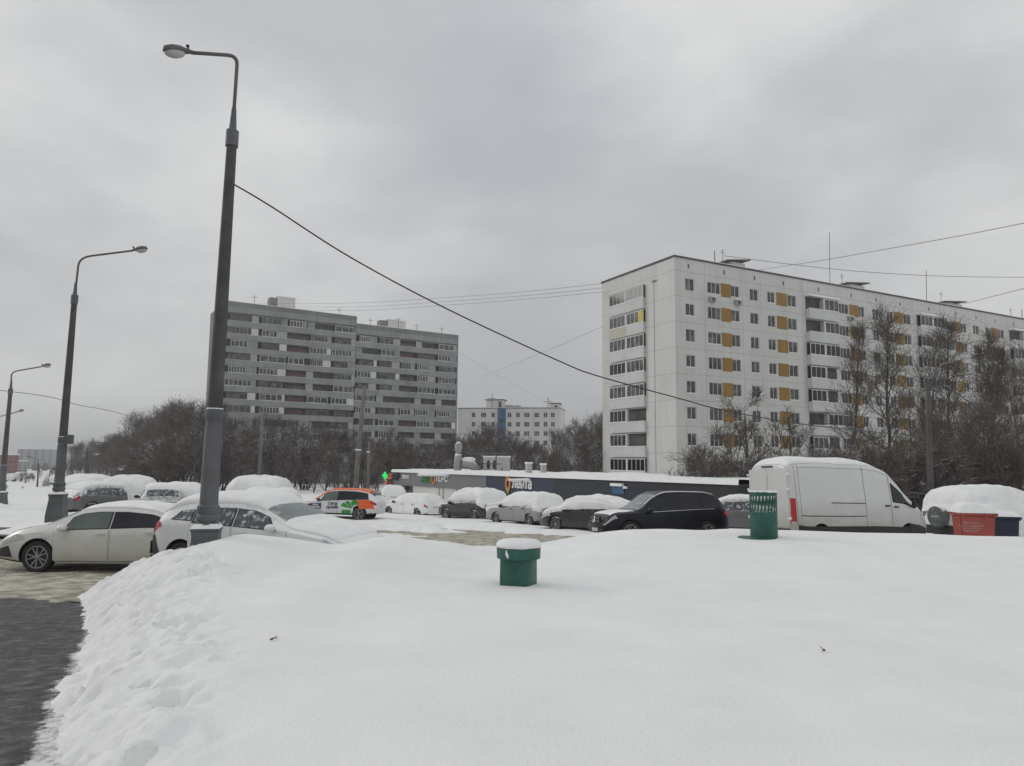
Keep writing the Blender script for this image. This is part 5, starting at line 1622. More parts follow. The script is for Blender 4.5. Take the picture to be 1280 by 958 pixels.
# ---- grey twelve-storey block
M['wall_grey'] = streaks(mat('grey_concrete', (.27, .283, .285), rough=.9, var=.12, nscale=.35), .35, 1.0, .12)
M['wall_grey_dark'] = streaks(mat('dark_grey_attic', (.20, .205, .20), rough=.9, var=.15, nscale=.3), .35, 1.0, .12)
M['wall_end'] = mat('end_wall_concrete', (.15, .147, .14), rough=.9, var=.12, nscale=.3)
M['wine'] = mat('wine_red_panel', (.12, .045, .05), rough=.8, var=.2)
M['teal'] = mat('teal_panel', (.04, .13, .11), rough=.8, var=.2)
def grey_block():
    root = empty('apartment_block', (0, 0, 0))
    tag(root, 'tall grey apartment block with long balcony bands and a stepped roof', 'building')
    ang = rad(57)
    u = (math.sin(ang), math.cos(ang)); n = (u[1], -u[0])
    C = at(279, 480, 147)
    f1 = Face(C, u, n)
    t1 = f1.t(444.5, 450)[0]; t2 = f1.t(571, 470)[0]
    ztop1 = f1.t(283, 376)[1]; ztop2 = f1.t(450, 405)[1]
    zs_first = f1.t(290, 400.5)[1]                         # sill of top row, left part
    sill2 = f1.t(458, 428)[1]
    FH = 2.75
    dp = 17
    mb = MB()
    zb = -6
    f1.box(mb, 0, t1, -dp, -1.0, zb, ztop1); f1.box(mb, t1, t2, -dp, -1.02, zb, ztop2)
    mb.build('wall', M['wall_grey'], root)
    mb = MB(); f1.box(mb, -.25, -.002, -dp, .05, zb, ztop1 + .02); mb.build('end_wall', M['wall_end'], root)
    mb = MB(); f1.box(mb, t2 + .002, t2 + .25, -dp, .05, zb, ztop2 + .02); mb.build('end_wall', M['wall_grey'], root)
    rnd = random.Random(3)
    wins = 0
    restf = MB()
    for part, (ta, tb, sill, ztop, nU, nF) in enumerate(((0, t1, zs_first, ztop1, 5, 12), (t1, t2, sill2, ztop2, 5, 11))):
        # attic panel
        mb = MB(); f1.box(mb, ta, tb - .01, -.9, .02, sill + 3.0, ztop); o = mb.build('attic_wall', M['wall_grey_dark'], root)
        mb = MB()
        k = 5
        for q in range(1, k): 
            x = ta + (tb - ta) * q / k; f1.box(mb, x - .05, x + .05, .022, .05, sill + 3.0, ztop - .1)
        mb.build('attic_seam', M['wall_grey'], o)
        mb = MB(); f1.box(mb, ta, tb, -dp, .06, ztop + .005, ztop + .12); mb.build('roof_snow', M['snow_soft'], root)
        ub = [0, .235, .45, .60, .80, 1.0] if part == 0 else [0, .20, .42, .57, .78, 1.0]
        for j in range(-1, nF):
            s = sill - j * FH
            mb = MB()
            f1.box(mb, ta, tb - .02, -.16, .0, s - 1.25 + (0 if j >= 0 else .25), s - .02 if j >= 0 else s + .25)
            bd = mb.build('balcony_band', M['wall_grey'], root)
            mb = MB(); f1.box(mb, ta, tb - .02, -1.0, -.17, s - 1.27, s - 1.15); mb.build('slab', M['wall_grey'], bd)
            if j < 0: continue
            mb = MB(); f1.box(mb, ta, tb, -.2, .03, s - .015, s + .02); 
            if rnd.random() < .8: mb.build('snow_ledge', M['snow_soft'], bd)
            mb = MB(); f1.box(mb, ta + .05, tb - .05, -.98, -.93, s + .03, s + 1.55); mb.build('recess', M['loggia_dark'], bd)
            for q in range(nU):
                a = ta + (tb - ta) * ub[q] + .12; b = ta + (tb - ta) * ub[q + 1] - .12
                r = rnd.random()
                if q == 2 and r < .75:      # open stair loggia
                    mb = MB(); f1.box(mb, a, b, -.5, -.45, s + .02, s + .75); mb.build('railing_panel', rnd.choice([M['wine'], M['loggia_dark'], M['wine']]), bd); continue
                if r < .17:
                    mb = MB(); f1.box(mb, a, a + (b - a) * .3, -.3, -.25, s + .02, s + 1.5); mb.build('infill_panel', rnd.choice([M['pvc_grey'], M['wall_grey'], M['pvc_grey'], M['teal'] if part and j == 4 else M['wall_grey']]), bd)
                    continue
                c1 = a + rnd.uniform(0, .16) * (b - a); d1 = b - rnd.uniform(0, .38) * (b - a)
                k = rnd.choice((3, 4, 5, 6))
                if wins < 99:
                    window(f1, root, c1, d1, s + .025, s + 1.4, k, off=-.08, sill=False, framew=.075, fm_=rnd.choice(('pvc', 'pvc', 'pvc', 'pvc_grey', 'wood_brown'))); wins += 1
                else:
                    f1.box(restf, c1, d1, -.12, -.06, s + .025, s + 1.4, 0)
                    w = (d1 - c1) / k
                    for e in range(k): f1.box(restf, c1 + e * w + .06, c1 + (e + 1) * w - .06, -.065, -.05, s + .12, s + 1.3, 1)
                if d1 < b - .5:
                    mb = MB(); f1.box(mb, d1 + .05, b, -.1, -.05, s + .025, s + 1.45); mb.build('infill_panel', rnd.choice([M['pvc_grey'], M['wall_plain'], M['wall_grey']]), bd)
    if restf.v: tag(restf.build('window', [M['pvc'], M['pane']], root), kind='stuff')
    # little windows on the end wall
    ef = Face(f1.p(-.25, 0, 0), f1.n * -1, f1.u * -1)
    for j in range(9):
        for x in (2.2, 6.5):
            mb = MB(); ef.box(mb, x, x + .7, -.02, .03, zs_first - j * FH, zs_first - j * FH + 1.1); mb.build('end_window', M['pane'], root)
    # roof cabins
    for px0, px1, pyb, pyt in ((337, 369, 382, 374), (475, 507, 410, 402.5)):
        g = Face(f1.p(0, 0, -5), f1.u, f1.n)
        a, zb_ = g.t(px0, pyb); b, _ = g.t(px1, pyb); _, zt = g.t(px1, pyt)
        o = empty('lift_house', (0, 0, 0), 0, root)
        m_ = MB(); g.box(m_, a + (b - a) * .3, b, -3, 0, zb_ - 1.2, zt); m_.build('walls', M['wall_white'], o)
        m_ = MB(); g.box(m_, a, a + (b - a) * .28, -2, 0, zb_ - 1.2, zt - .3); m_.build('vent_box', M['wall_grey_dark'], o)
        m_ = MB(); g.box(m_, a + (b - a) * .28, b + .2, -3.2, .2, zt + .005, zt + .25); m_.build('snow_cap', M['snow_soft'], o)
    for px, p0, p1 in ((318, 385, 369), (424, 396, 385), (463, 412, 398), (498, 412, 397), (521, 416, 405), (552, 420, 409)):
        g = f1.p(0, 0, -3); m_ = MB(); b = hit(px, p0 + 4, g, f1.n); t = hit(px, p1, g, f1.n); m_.tube([b, t], .05, 4); m_.tube([t - f1.u * .7 - Vector((0, 0, .5)), t + f1.u * .7 - Vector((0, 0, .5))], .04, 4); m_.build('aerial', M['roof_dark'], root)
grey_block()

# ---- low white building far behind with the blue stripe
M['blue_stripe'] = mat('blue_stair_panel', (.035, .105, .21), rough=.6, var=.2, nscale=.5)
def far_block():
    root = empty('apartment_block', (0, 0, 0)); tag(root, 'low white apartment block with a blue stair stripe, between the two big blocks', 'building')
    D = 205; C = at(572, 540, D + 6); E = at(700, 540, D)
    u = (E - C); u.z = 0; f = Face(C, u, (u.y, -u.x)); W = u.length
    zt = f.t(600, 511)[1]; zb = -6
    mb = MB(); f.box(mb, 0, W, -12, 0, zb, zt); mb.build('wall', M['wall_white'], root)
    mb = MB(); f.box(mb, -.1, W + .1, -12.1, .1, zt + .003, zt + .18); mb.build('parapet', M['roof_dark'], root)
    mb = MB(); f.box(mb, 0, W, -12, -.3, zt + .185, zt + .35); mb.build('roof_snow', M['snow_soft'], root)
    a = f.t(622, 540)[0]; b = f.t(632, 540)[0]
    mb = MB(); f.box(mb, a, b, .01, .3, zb, zt - .1); bs = mb.build('blue_stair_strip', M['blue_stripe'], root)
    for k in range(3):
        mb = MB(); z = f.t(627, 525 + 12 * k)[1]; f.box(mb, a + .5, b - .3, .305, .32, z - 1.0, z + .1); mb.build('stair_window', M['pane'], bs)
    for px, k in ((592, 2), (604.5, 3), (616.5, 2), (637, 2), (647.5, 2), (658.5, 3), (671, 3), (682, 2), (691, 2)):
        for r in range(4):
            t, z = f.t(px, 519 + 11.6 * r)
            w = 1.6 if k == 3 else 1.2
            window(f, root, t - w / 2, t + w / 2, z - .75, z + .75, k, off=.02, sill=False, framew=.07)
    for px0, px1, pt in ((608, 629, 500.5), (688, 699, 505)):
        g = Face(f.p(0, 0, -4), f.u, f.n); a, _ = g.t(px0, 505); b, _ = g.t(px1, 505); z = g.t(px0, pt)[1]
        o = empty('roof_cabin', (0, 0, 0), 0, root)
        m_ = MB(); g.box(m_, a, b, -4, 0, zt + .2, z); m_.build('walls', M['wall_white'], o)
        m_ = MB(); g.box(m_, b - 1.4, b - .5, -.05, .02, zt + .4, z - .5); m_.build('door', M['loggia_dark'], o)
        m_ = MB(); g.box(m_, a - .4, b + .3, -4.2, .3, z + .004, z + .25); m_.build('canopy', M['roof_dark'], o)
    for px0, px1, pt in ((631, 641, 506.5), (643, 650, 507), (652, 661, 509)):
        g = Face(f.p(0, 0, -3), f.u, f.n); a, _ = g.t(px0, 508); b, _ = g.t(px1, 508); z = g.t(px0, pt)[1]
        m_ = MB(); g.box(m_, a, b, -2, 0, zt + .2, z); m_.build('roof_vent', M['metal_grey'], root)
    for px, pt in ((614, 492), (684.5, 496)):
        m_ = MB(); b = f.t(px, 512)[0]; z = f.t(px, pt)[1]; m_.tube([f.p(b, zt, -1), f.p(b, z, -1)], .09, 4); m_.tube([f.p(b - 1.3, z - 1.4, -1), f.p(b + 1.3, z - 1.4, -1)], .07, 4); m_.build('aerial', M['roof_dark'], root)
far_block()

# ---- the shop
M['shop_grey'] = mat('grey_cladding', (.16, .165, .165), rough=.6, var=.08, nscale=.5)
M['shop_white'] = mat('pale_cladding', (.60, .60, .57), rough=.7, var=.06, nscale=.5)
M['shop_navy'] = mat('navy_cladding', (.013, .025, .055), rough=.5, var=.15, nscale=.4)
M['shop_navy2'] = mat('darker_navy_cladding', (.008, .013, .027), rough=.5, var=.15, nscale=.4)
M['shop_black'] = mat('black_cladding', (.012, .013, .014), rough=.55, var=.25, nscale=.4)
M['shop_grey2'] = mat('mid_grey_plinth', (.13, .14, .16), rough=.7, var=.1)
def emis(name, col, s):
    m = bpy.data.materials.new(name); nt, N, L, P = nodes(m)
    P.inputs['Base Color'].default_value = (*col, 1); P.inputs['Emission Color'].default_value = (*col, 1); P.inputs['Emission Strength'].default_value = s
    return m
M['led_green'] = emis('lit_green_sign', (.02, .7, .12), .7)
M['led_red'] = emis('lit_red_dots', (.75, .03, .06), .5)
M['sign_red'] = mat('red_sign', (.5, .05, .08), rough=.5)
M['sign_dark'] = mat('dark_sign', (.03, .025, .035), rough=.5)
M['sign_green'] = mat('green_letters', (.015, .22, .045), rough=.5)
M['sign_orange'] = mat('orange_letters', (.6, .17, .02), rough=.5)
M['sign_yellow'] = mat('yellow_green_leaf', (.30, .33, .03), rough=.5)
def shop():
    root = empty('shop', (0, 0, 0)); tag(root, 'long single-storey shop with grey and navy front and snowy flat roof', 'building')
    A = at(492, 600, 72); B = at(921, 620, 38)
    u = B - A; u.z = 0
    f = Face(A, u, (u.y, -u.x)); W = u.length
    def prof(px, py): return f.t(px, py)
    zl = prof(492, 590)[1]; zr = prof(921, 606)[1]
    ze = lambda t: zl + (zr - zl) * t / W
    tx = lambda px: f.t(px, 600)[0]
    def slab(mb, a, b, o0, o1, h0, h1, mi=0):
        P = []
        for (h) in (h0, h1):
            for o in (o0, o1):
                for t in (a, b): P.append(f.p(t, ze(t) + h, o))
        mb.add(P, [(0, 2, 3, 1), (4, 5, 7, 6), (0, 1, 5, 4), (2, 6, 7, 3), (0, 4, 6, 2), (1, 3, 7, 5)], mi)
    tn = tx(608); tb = tx(826); tm = tx(693); DP = 10.5
    mb = MB(); slab(mb, .05, W - .05, -DP, -.1, -6, -.06); mb.build('wall', M['shop_white'], root)
    mb = MB(); slab(mb, 0, tn - .003, -.098, .03, -1.25, -.05); mb.build('fascia', M['shop_grey'], root)
    mb = MB(); slab(mb, tn, tm - .003, -.098, .04, -3.2, -.05); mb.build('navy_panel', M['shop_navy'], root)
    mb = MB(); slab(mb, tm, tb - .003, -.098, .05, -1.75, -.05); mb.build('navy_panel', M['shop_navy2'], root)
    mb = MB(); slab(mb, tm, tb - .003, -.098, .045, -5, -1.76); mb.build('grey_panel', M['shop_grey2'], root)
    mb = MB(); slab(mb, tb, W, -.098, .04, -1.9, -.05); mb.build('black_panel', M['shop_black'], root)
    mb = MB(); slab(mb, tb, W, -.098, .035, -5, -1.91); mb.build('grey_panel', M['shop_grey2'], root)
    mb = MB(); slab(mb, W - .04, W + .04, -DP, .045, -5, -.05); mb.build('side_panel', M['shop_black'], root)
    # windowed entrance at the left end, posts
    a, b = tx(499), tx(514.5)
    mb = MB(); slab(mb, a, b, -.099, .02, -3.9, -1.3); fr_ = mb.build('entrance_glazing', M['glass'], root)
    mb = MB()
    for q in (0, .5, 1.0): 
        t = a + (b - a) * q; slab(mb, t - .06, t + .06, .021, .06, -3.9, -1.3)
    slab(mb, a, b, .022, .05, -2.7, -2.62); mb.build('glazing_bars', M['pole_grey'], fr_)
    mb = MB(); slab(mb, -.25, .35, -.5, .5, -4, -1.26); mb.build('corner_post', M['shop_white'], root)
    mb = MB(); slab(mb, tx(516), tx(519), -.099, .03, -3.9, -2.2); mb.build('side_door', M['shop_grey'], root)
    mb = MB()
    for px in (548, 553, 570): slab(mb, tx(px), tx(px) + .06, -.099, -.06, -4, -1.26)
    mb.build('panel_seam', M['shop_grey'], root)
    # roof edge and snow
    nx, ny = 140, 10; sn = MB()
    for j in range(ny + 1):
        o = .18 - (DP + .2) * (j / ny) ** 1.3
        for i in range(nx + 1):
            t = -.25 + (W + .5) * i / nx
            hh = (.03 if j == 0 else .30 + .10 * (snz(t * .8, o * .6, 91) - .5) + (.25 * (snz(t * .35, o * .3, 92) - .5) if j > 2 else 0))
            if j == 1: o2 = .12
            else: o2 = o
            sn.v.append(tuple(f.p(t, ze(t) + hh - .05, o2)))
    for j in range(ny):
        for i in range(nx):
            a_ = j * (nx + 1) + i; sn.f.append((a_, a_ + 1, a_ + nx + 2, a_ + nx + 1)); sn.m.append(0)
    sn.build('roof_snow', M['snow_soft'], root, smooth=True)
    # roof plant: each a thing of its own
    def onroof(px, back): 
        g = Face(f.p(0, 0, -back), f.u, f.n); t, z = g.t(px, 590); return g, t
    def unit(px0, px1, pt, back, deep, name, label, cat, mt, fans=0, pb=None):
        g, a = onroof(px0, back); b = g.t(px1, 590)[0]; z1 = g.t((px0 + px1) / 2, pt)[1]; z0 = ze(a) + .15
        base = g.p(a, z0, 0)
        o = empty(name, base); tag(o, label, cat)
        m_ = MB(); g.box(m_, a, b, -deep, 0, z0, z1); me = m_.mesh('casing', mt); me.transform(Matrix.Translation(-base)); cs = link('casing', me, o)
        m_ = MB(); g.box(m_, a - .04, b + .04, -deep - .04, .04, z1 + .003, z1 + .14); me = m_.mesh('snow_cap', M['snow_soft']); me.transform(Matrix.Translation(-base)); link('snow_cap', me, o)
        for k in range(fans):
            q = g.p(a + (b - a) * (.3 + .35 * k), (z0 + z1) / 2, .02)
            m_ = MB(); m_.add([q + g.u * .3 * math.cos(w) + Vector((0, 0, .42 * math.sin(w))) for w in np.linspace(0, 2 * math.pi, 20)[:-1]], [tuple(range(19))]); me = m_.mesh('fan', M['black']); me.transform(Matrix.Translation(-base)); link('fan', me, cs)
        return o, g
    M['unit_grey'] = mat('pale_metal_unit', (.42, .42, .41), rough=.5, var=.12)
    unit(656.5, 659.5, 580, 2.2, .45, 'ventilation_box', 'wider snow-capped ventilation box on the shop roof above the navy panel', 'roof unit', M['unit_grey'])
    unit(675.5, 677.8, 581.5, 2.2, .36, 'ventilation_box', 'narrower snow-capped ventilation box, the right one of the pair on the shop roof', 'roof unit', M['unit_grey'])
    cu, g = unit(604, 626, 572, 4.5, 1.0, 'condenser_unit', 'pale cooling unit with two dark fans on a stand on the shop roof', 'roof unit', M['unit_grey'], 2)
    base = Vector(cu.location)
    # frame rack beside it
    m_ = MB(); a = g.t(602, 585)[0]; b = g.t(632, 585)[0]; c_ = g.t(640, 585)[0]
    zt = g.t(625, 567.5)[1]; zr_ = ze(a)
    for t in (g.t(624.5, 585)[0], b): m_.tube([g.p(t, zr_, .4), g.p(t, zt if t < b else zt - 1.2, .4)], .06, 5)
    m_.tube([g.p(a - 1.5, zt, .4), g.p(c_, zt, .4)], .05, 5); m_.tube([g.p(a, zr_ + .9, .4), g.p(b, zr_ + .9, .4)], .05, 5); m_.tube([g.p(a, zr_, .4), g.p(a, zr_ + .9, .4)], .05, 5)
    o = m_.build('pipe_rack', M['pole_dark']); tag(o, 'dark steel pipe rack around the cooling unit on the shop roof', 'rack')
    # bent duct, left
    g, a = onroof(572, 2.5); z0 = ze(a) + .1; base = g.p(a, z0, 0)
    o = empty('roof_duct', base); tag(o, 'snow-covered bent duct rising from the shop roof over the white wall', 'roof duct')
    s_ = (g.t(588, 590)[0] - a) / 16
    m_ = MB(); m_.tube([(0, 0, 0), (0, 0, 8 * s_), (.5 * s_, 0, 12 * s_)], [2.6 * s_, 2.4 * s_, 2.2 * s_], 10); m_.build('stack', M['metal_grey'], o, smooth=True)
    m_ = MB(); m_.blob((.3 * s_, 0, 16 * s_), (2.6 * s_, 2 * s_, 4 * s_), 12, 8); m_.build('cowl', M['metal_grey'], o, smooth=True)
    m_ = MB(); m_.tube([(3 * s_, 0, 6 * s_), (9 * s_, 0, 5 * s_), (15 * s_, 0, 0)], [3 * s_, 3.2 * s_, 2 * s_], 10); m_.build('duct', M['metal_grey'], o, smooth=True)
    m_ = MB(); m_.blob((7 * s_, 0, 8.2 * s_), (5 * s_, 2.4 * s_, 1.8 * s_), 12, 6); m_.build('snow_cap', M['snow_soft'], o, smooth=True)
    # ---- signs (fixed to the front, parts of the shop)
    R = Matrix((f.u, Vector((0, 0, 1)), f.n)).transposed().to_4x4()
    def sign(body, px0, px1, py0, py1, mt, name='lettering', o=.09, bold=.0, parent=root):
        """raised letters filling the given stretch of the front"""
        me = text_mesh(body, 1.0, mt, .03, bold)
        xs = [v.co.x for v in me.vertices]; ys = [v.co.y for v in me.vertices]
        ta = f.t(px0, py0)[0]; tb_ = f.t(px1, py0)[0]; zm = f.t((px0 + px1) / 2, py1)[1]; zM = f.t((px0 + px1) / 2, py0)[1]
        kx = (tb_ - ta) / (max(xs) - min(xs)); ky = (zM - zm) / (max(ys) - min(ys))
        for v in me.vertices: v.co.x = (v.co.x - min(xs)) * kx; v.co.y = (v.co.y - min(ys)) * ky
        X = R.copy(); X.translation = f.p(ta, zm, o); me.transform(X)
        return link(name, me, parent)
    def ring(px, py, ro, ri, mt, parent=root, o=.1, sx=1.0):
        t, z = f.t(px, py); m_ = MB(); n_ = 24
        for k in range(n_):
            a0 = 2 * math.pi * k / n_; a1 = 2 * math.pi * (k + 1) / n_
            P = [f.p(t + sx * r * math.cos(a), z + r * 1.25 * math.sin(a), o) for r, a in ((ri, a0), (ro, a0), (ro, a1), (ri, a1))]
            m_.quad(*P)
        return m_.build('ring_letter', mt, parent)
    sg = sign('лента', 641.5, 666, 600.2, 611.2, M['white_ink'], 'letter_sign', bold=.025)
    lg = ring(636, 605, .50, .22, M['sign_orange'], sg, sx=.75)
    t, z = f.t(636, 611.5); m_ = MB(); m_.add([f.p(t - .3, z + .1, .11), f.p(t + .05, z - .42, .11), f.p(t + .32, z + .15, .11), f.p(t, z - .05, .11)], [(0, 1, 2, 3)]); m_.build('leaf', M['sign_yellow'], sg)
    m_ = MB()
    for k in range(5):
        t, z = f.t(641.5 + k * 5.1, 601.2 - .1 * k); m_.blob(f.p(t, z + .06, .12), (.3, .2, .12), 8, 5)
    m_.build('snow_on_letters', M['snow_soft'], sg, smooth=True)
    s2 = sign('ЭКО', 528, 540.2, 594.5, 603.5, M['sign_green'], 'letter_sign', bold=.03)
    ring(542.7, 598.6, .42, .24, M['sign_orange'], s2, sx=1.0)
    sign('ТЕРС', 545.3, 561, 594.5, 602.5, M['white_ink'], 'lettering', bold=.02, parent=s2)
    m_ = MB()
    for k in range(12):
        t, z = f.t(528.5 + k * 2.9, 593.6); m_.blob(f.p(t, z, .14), (.42, .2, .16), 8, 5, jit=.2)
    m_.build('snow_on_letters', M['snow_soft'], s2, smooth=True)
    s3 = sign('ВИНО', 504.5, 512.5, 593.8, 599, M['white_ink'], 'letter_sign', bold=.015)
    t, z = f.t(499.5, 595.5); m_ = MB(); m_.blob(f.p(t, z + .1, .12), (.75, .15, .25), 12, 6); m_.blob(f.p(t - .3, z - .2, .12), (.6, .15, .22), 12, 6); m_.build('cap_emblem', M['sign_dark'], s3, smooth=True)
    t, z = f.t(492.5, 595.0); m_ = MB(); f.box(m_, t - .5, t + .5, .25, .34, z - .05, z + .25); f.box(m_, t - .2, t + .7, .26, .35, z - .3, z - .08); m_.build('red_sign', M['sign_red'], root)
    # pharmacy cross sticking out at the corner
    t, z = f.t(488, 594.5); c0 = f.p(t, z, .6); m_ = MB(); x = Matrix.Translation(c0)
    m_.box(-.10, .10, -.08, .08, -.36, .36, 0, x); m_.box(-.26, -.103, -.08, .08, -.11, .11, 0, x); m_.box(.103, .26, -.08, .08, -.11, .11, 0, x); m_.build('green_cross', M['led_green'], root)
    # white notice board with snow
    t, z = f.t(775, 610.5); m_ = MB(); f.box(m_, t - .62, t + .42, .055, .10, z - .35, z + .12); m_.build('blue_notice', M['blue_stripe'], root)
    m_ = MB(); f.box(m_, t - .62, t + .42, .05, .28, z + .125, z + .30); f.box(m_, t + .45, t + .75, .05, .2, z + .0, z + .14); m_.build('snow_ledge', M['snow_soft'], root)
    return f, W, ze
SHOP_F, SHOP_W, SHOP_ZE = shop()
# red and green bulbs of a light-string tree at the corner of the shop
mb = MB(); rr = random.Random(2); base = at(484, 622, 77)
mb2 = MB(); mb2.tube([(0, 0, -1.5), (0, 0, 2.4)], [.10, .03], 6)
for k in range(46):
    h = rr.uniform(-.6, 2.3); r = (2.6 - h) * .32; a = rr.uniform(0, 6.28)
    (mb).box(r * math.cos(a) - .05, r * math.cos(a) + .05, r * math.sin(a) - .05, r * math.sin(a) + .05, h - .05, h + .05, rr.choice((0, 0, 1)))
o = empty('light_string_post', base); tag(o, 'post hung with small red and green lights beside the left end of the shop', 'light string')
mb2.build('post', M['pole_dark'], o); mb.build('bulbs', [M['led_red'], M['led_green']], o)

# ---- hazy far buildings on the left
M['far_grey'] = mat('far_grey_wall', (.30, .31, .33), rough=.9, var=.1, nscale=.05)
M['far_red'] = mat('far_red_wall', (.22, .07, .065), rough=.9, var=.1, nscale=.1)
def far_house(px0, px1, pyt, D, mt, label, deep=15, rows=4, base=-14):
    A = at(px0, 590, D); B = at(px1, 590, D * 1.02); u = B - A; u.z = 0; f = Face(A, u, (u.y, -u.x)); W = u.length; zt = f.t((px0 + px1) / 2, pyt)[1]
    root = empty('far_building', (0, 0, 0)); tag(root, label, 'building')
    m_ = MB(); f.box(m_, 0, W, -deep, 0, base, zt); m_.build('wall', mt, root)
    m_ = MB(); f.box(m_, -.3, W + .3, -deep, .3, zt + .01, zt + .5); m_.build('roof_snow', M['snow_soft'], root)
    zg = ZB(A.x, A.y)
    k = max(3, int(W / 5))
    for r in range(rows):
        z = zg + (zt - zg) * (r + .35) / rows; h = (zt - zg) / rows * .45
        for q in range(k): 
            t = W * (q + .25) / k; m_ = MB(); f.box(m_, t, t + W / k * .5, .02, .06, z, z + h); m_.build('window', M['pane'], root)
far_house(2, 22, 569, 330, M['far_red'], 'red building in the haze at the far left, behind the third lamp post', rows=4)
far_house(20, 75, 562, 620, M['far_grey'], 'pale grey slab block dissolving in haze left of the second lamp post', rows=9)
far_house(14, 34, 577, 420, M['far_grey'], 'small hazy grey building beside the red one at the far left', rows=4)
far_house(138, 158, 553, 260, M['wall_grey'], 'grey block half hidden by bare trees left of the tall grey block', rows=9)
# ------------------------------------------------------------------ trees
def bark(name, c, lo=.5, hi=.85, amt=.7):
    return snow_top(mat(name, c, rough=.9, var=.3, nscale=2), lo, hi, 1.6, amt)
M['bark'] = bark('bark', (.075, .064, .056), .7, 1.0, .9)
M['twig'] = bark('twigs', (.10, .083, .072), .86, 1.08, 1.1)
M['twig_snowy'] = bark('snow_laden_twigs', (.10, .085, .077), .66, .95, 1.2)
M['birch'] = bark('birch_bark', (.20, .19, .18))
M['needles'] = snow_top(mat('needles', (.018, .028, .022), rough=.9, var=.4, nscale=3), .45, .8, 2.5, .9)

class Grow:
    """a bare winter tree: trunk, limbs, branches and many thin twigs"""
    def __init__(s, seed, H=10, spread=.5, nl=14, n2=7, n3=6, up=.25, base=.25, tw=.016, trunks=1, droop=0.0, r0=.16, twl=.85, vase=False):
        s.r = random.Random(seed); s.t = MB(); s.c = MB()
        s.up, s.droop, s.tw, s.n2, s.n3, s.twl = up, droop, tw, n2, n3, twl
        r = s.r
        for k in range(trunks):
            lean = 0 if trunks == 1 else r.uniform(.08, .28)
            a = r.uniform(0, 6.28) + k * 6.28 / trunks
            d = Vector((math.cos(a) * lean, math.sin(a) * lean, 1)).normalized()
            h = H * (1 if k == 0 else r.uniform(.7, .95)) * .93
            pts = [Vector((math.cos(a) * .12 * (trunks > 1), math.sin(a) * .12 * (trunks > 1), -.6))]; rad_ = [r0 * 1.25]
            n = 9
            for i in range(n):
                d = (d + Vector((r.uniform(-.09, .09), r.uniform(-.09, .09), .05))).normalized()
                pts.append(pts[-1] + d * (h + .6) / n); rad_.append(r0 * (1 - (i + 1) / n) ** .8 + .012)
            s.t.tube(pts, rad_, 8)
            for q in range(max(3, nl // trunks)):
                f = base + (1 - base) * ((q + r.random()) / max(3, nl // trunks)) ** .9
                x = min(f * n, n - .01); i = int(x); p = pts[i].lerp(pts[i + 1], x - i); rr = rad_[i]
                an = q * 2.4 + r.uniform(-.5, .5)
                el = r.uniform(.25, .75) + .5 * f + (.25 if vase else 0)
                dd = Vector((math.cos(an) * math.cos(el), math.sin(an) * math.cos(el), math.sin(el)))
                L = H * spread * ((1.08 - f) ** .55 if not vase else .35 + .75 * math.sin(math.pi * min(1, max(0, (1.05 - f) * .9)))) * r.uniform(.6, 1.1)
                s.limb(p, dd, L, max(.02, rr * .5), 1)
    def limb(s, p, d, L, rd, lv):
        r = s.r
        n = 5 if lv == 1 else 3
        pts = [p]; rs = [rd]
        w = .12 if lv == 1 else .16
        for i in range(n):
            d = (d + Vector((r.uniform(-w, w), r.uniform(-w, w), r.uniform(-w, w) + s.up * .3 - s.droop * (.3 if lv > 1 else 0)))).normalized()
            pts.append(pts[-1] + d * L / n); rs.append(max(s.tw * .8, rd * (1 - .75 * (i + 1) / n)))
        s.c.tube(pts, rs, 5 if lv == 1 else 4, cap=False)
        if lv < 3:
            m = s.n2 if lv == 1 else s.n3
            for q in range(m):
                f = .2 + .8 * (q + r.random()) / m
                x = min(f * n, n - .01); i = int(x); pp = pts[i].lerp(pts[i + 1], x - i)
                dr = (pts[i + 1] - pts[i]).normalized()
                side = Vector((r.gauss(0, 1), r.gauss(0, 1), r.gauss(0, 1) + .3)); side = (side - dr * side.dot(dr)).normalized()
                dd = (dr * r.uniform(.5, 1.0) + side * .8 + Vector((0, 0, s.up * .4 - s.droop))).normalized()
                if lv == 1: s.limb(pp, dd, L * r.uniform(.3, .55) * (1.15 - .5 * f), max(s.tw, rd * .42), 2)
                else: s.twig(pp, dd, s.twl * r.uniform(.5, 1.2))
    def twig(s, p, d, L):
        r = s.r; c = s.c
        a = p + d * L * .5 + Vector((r.uniform(-.06, .06), r.uniform(-.06, .06), r.uniform(-.05, .05))) * L
        e = a + (d + Vector((r.uniform(-.3, .3), r.uniform(-.3, .3), r.uniform(-.2, .3) - s.droop))).normalized() * L * .5
        c.tube([p, a, e], [s.tw, s.tw * .8, s.tw * .35], 3, cap=False)
        # two side shoots
        for k in range(2):
            q = p.lerp(a, r.uniform(.3, 1)); dd = (d + Vector((r.uniform(-.8, .8), r.uniform(-.8, .8), r.uniform(-.5, .7) - s.droop))).normalized()
            b = len(c.v); t = s.tw * .55; e2 = q + dd * L * r.uniform(.3, .6)
            c.v += [(q.x - t, q.y, q.z), (q.x + t, q.y + t, q.z), (q.x, q.y - t, q.z + t), (e2.x, e2.y, e2.z)]
            c.f += [(b, b + 1, b + 3), (b + 1, b + 2, b + 3), (b + 2, b, b + 3)]; c.m += [0, 0, 0]

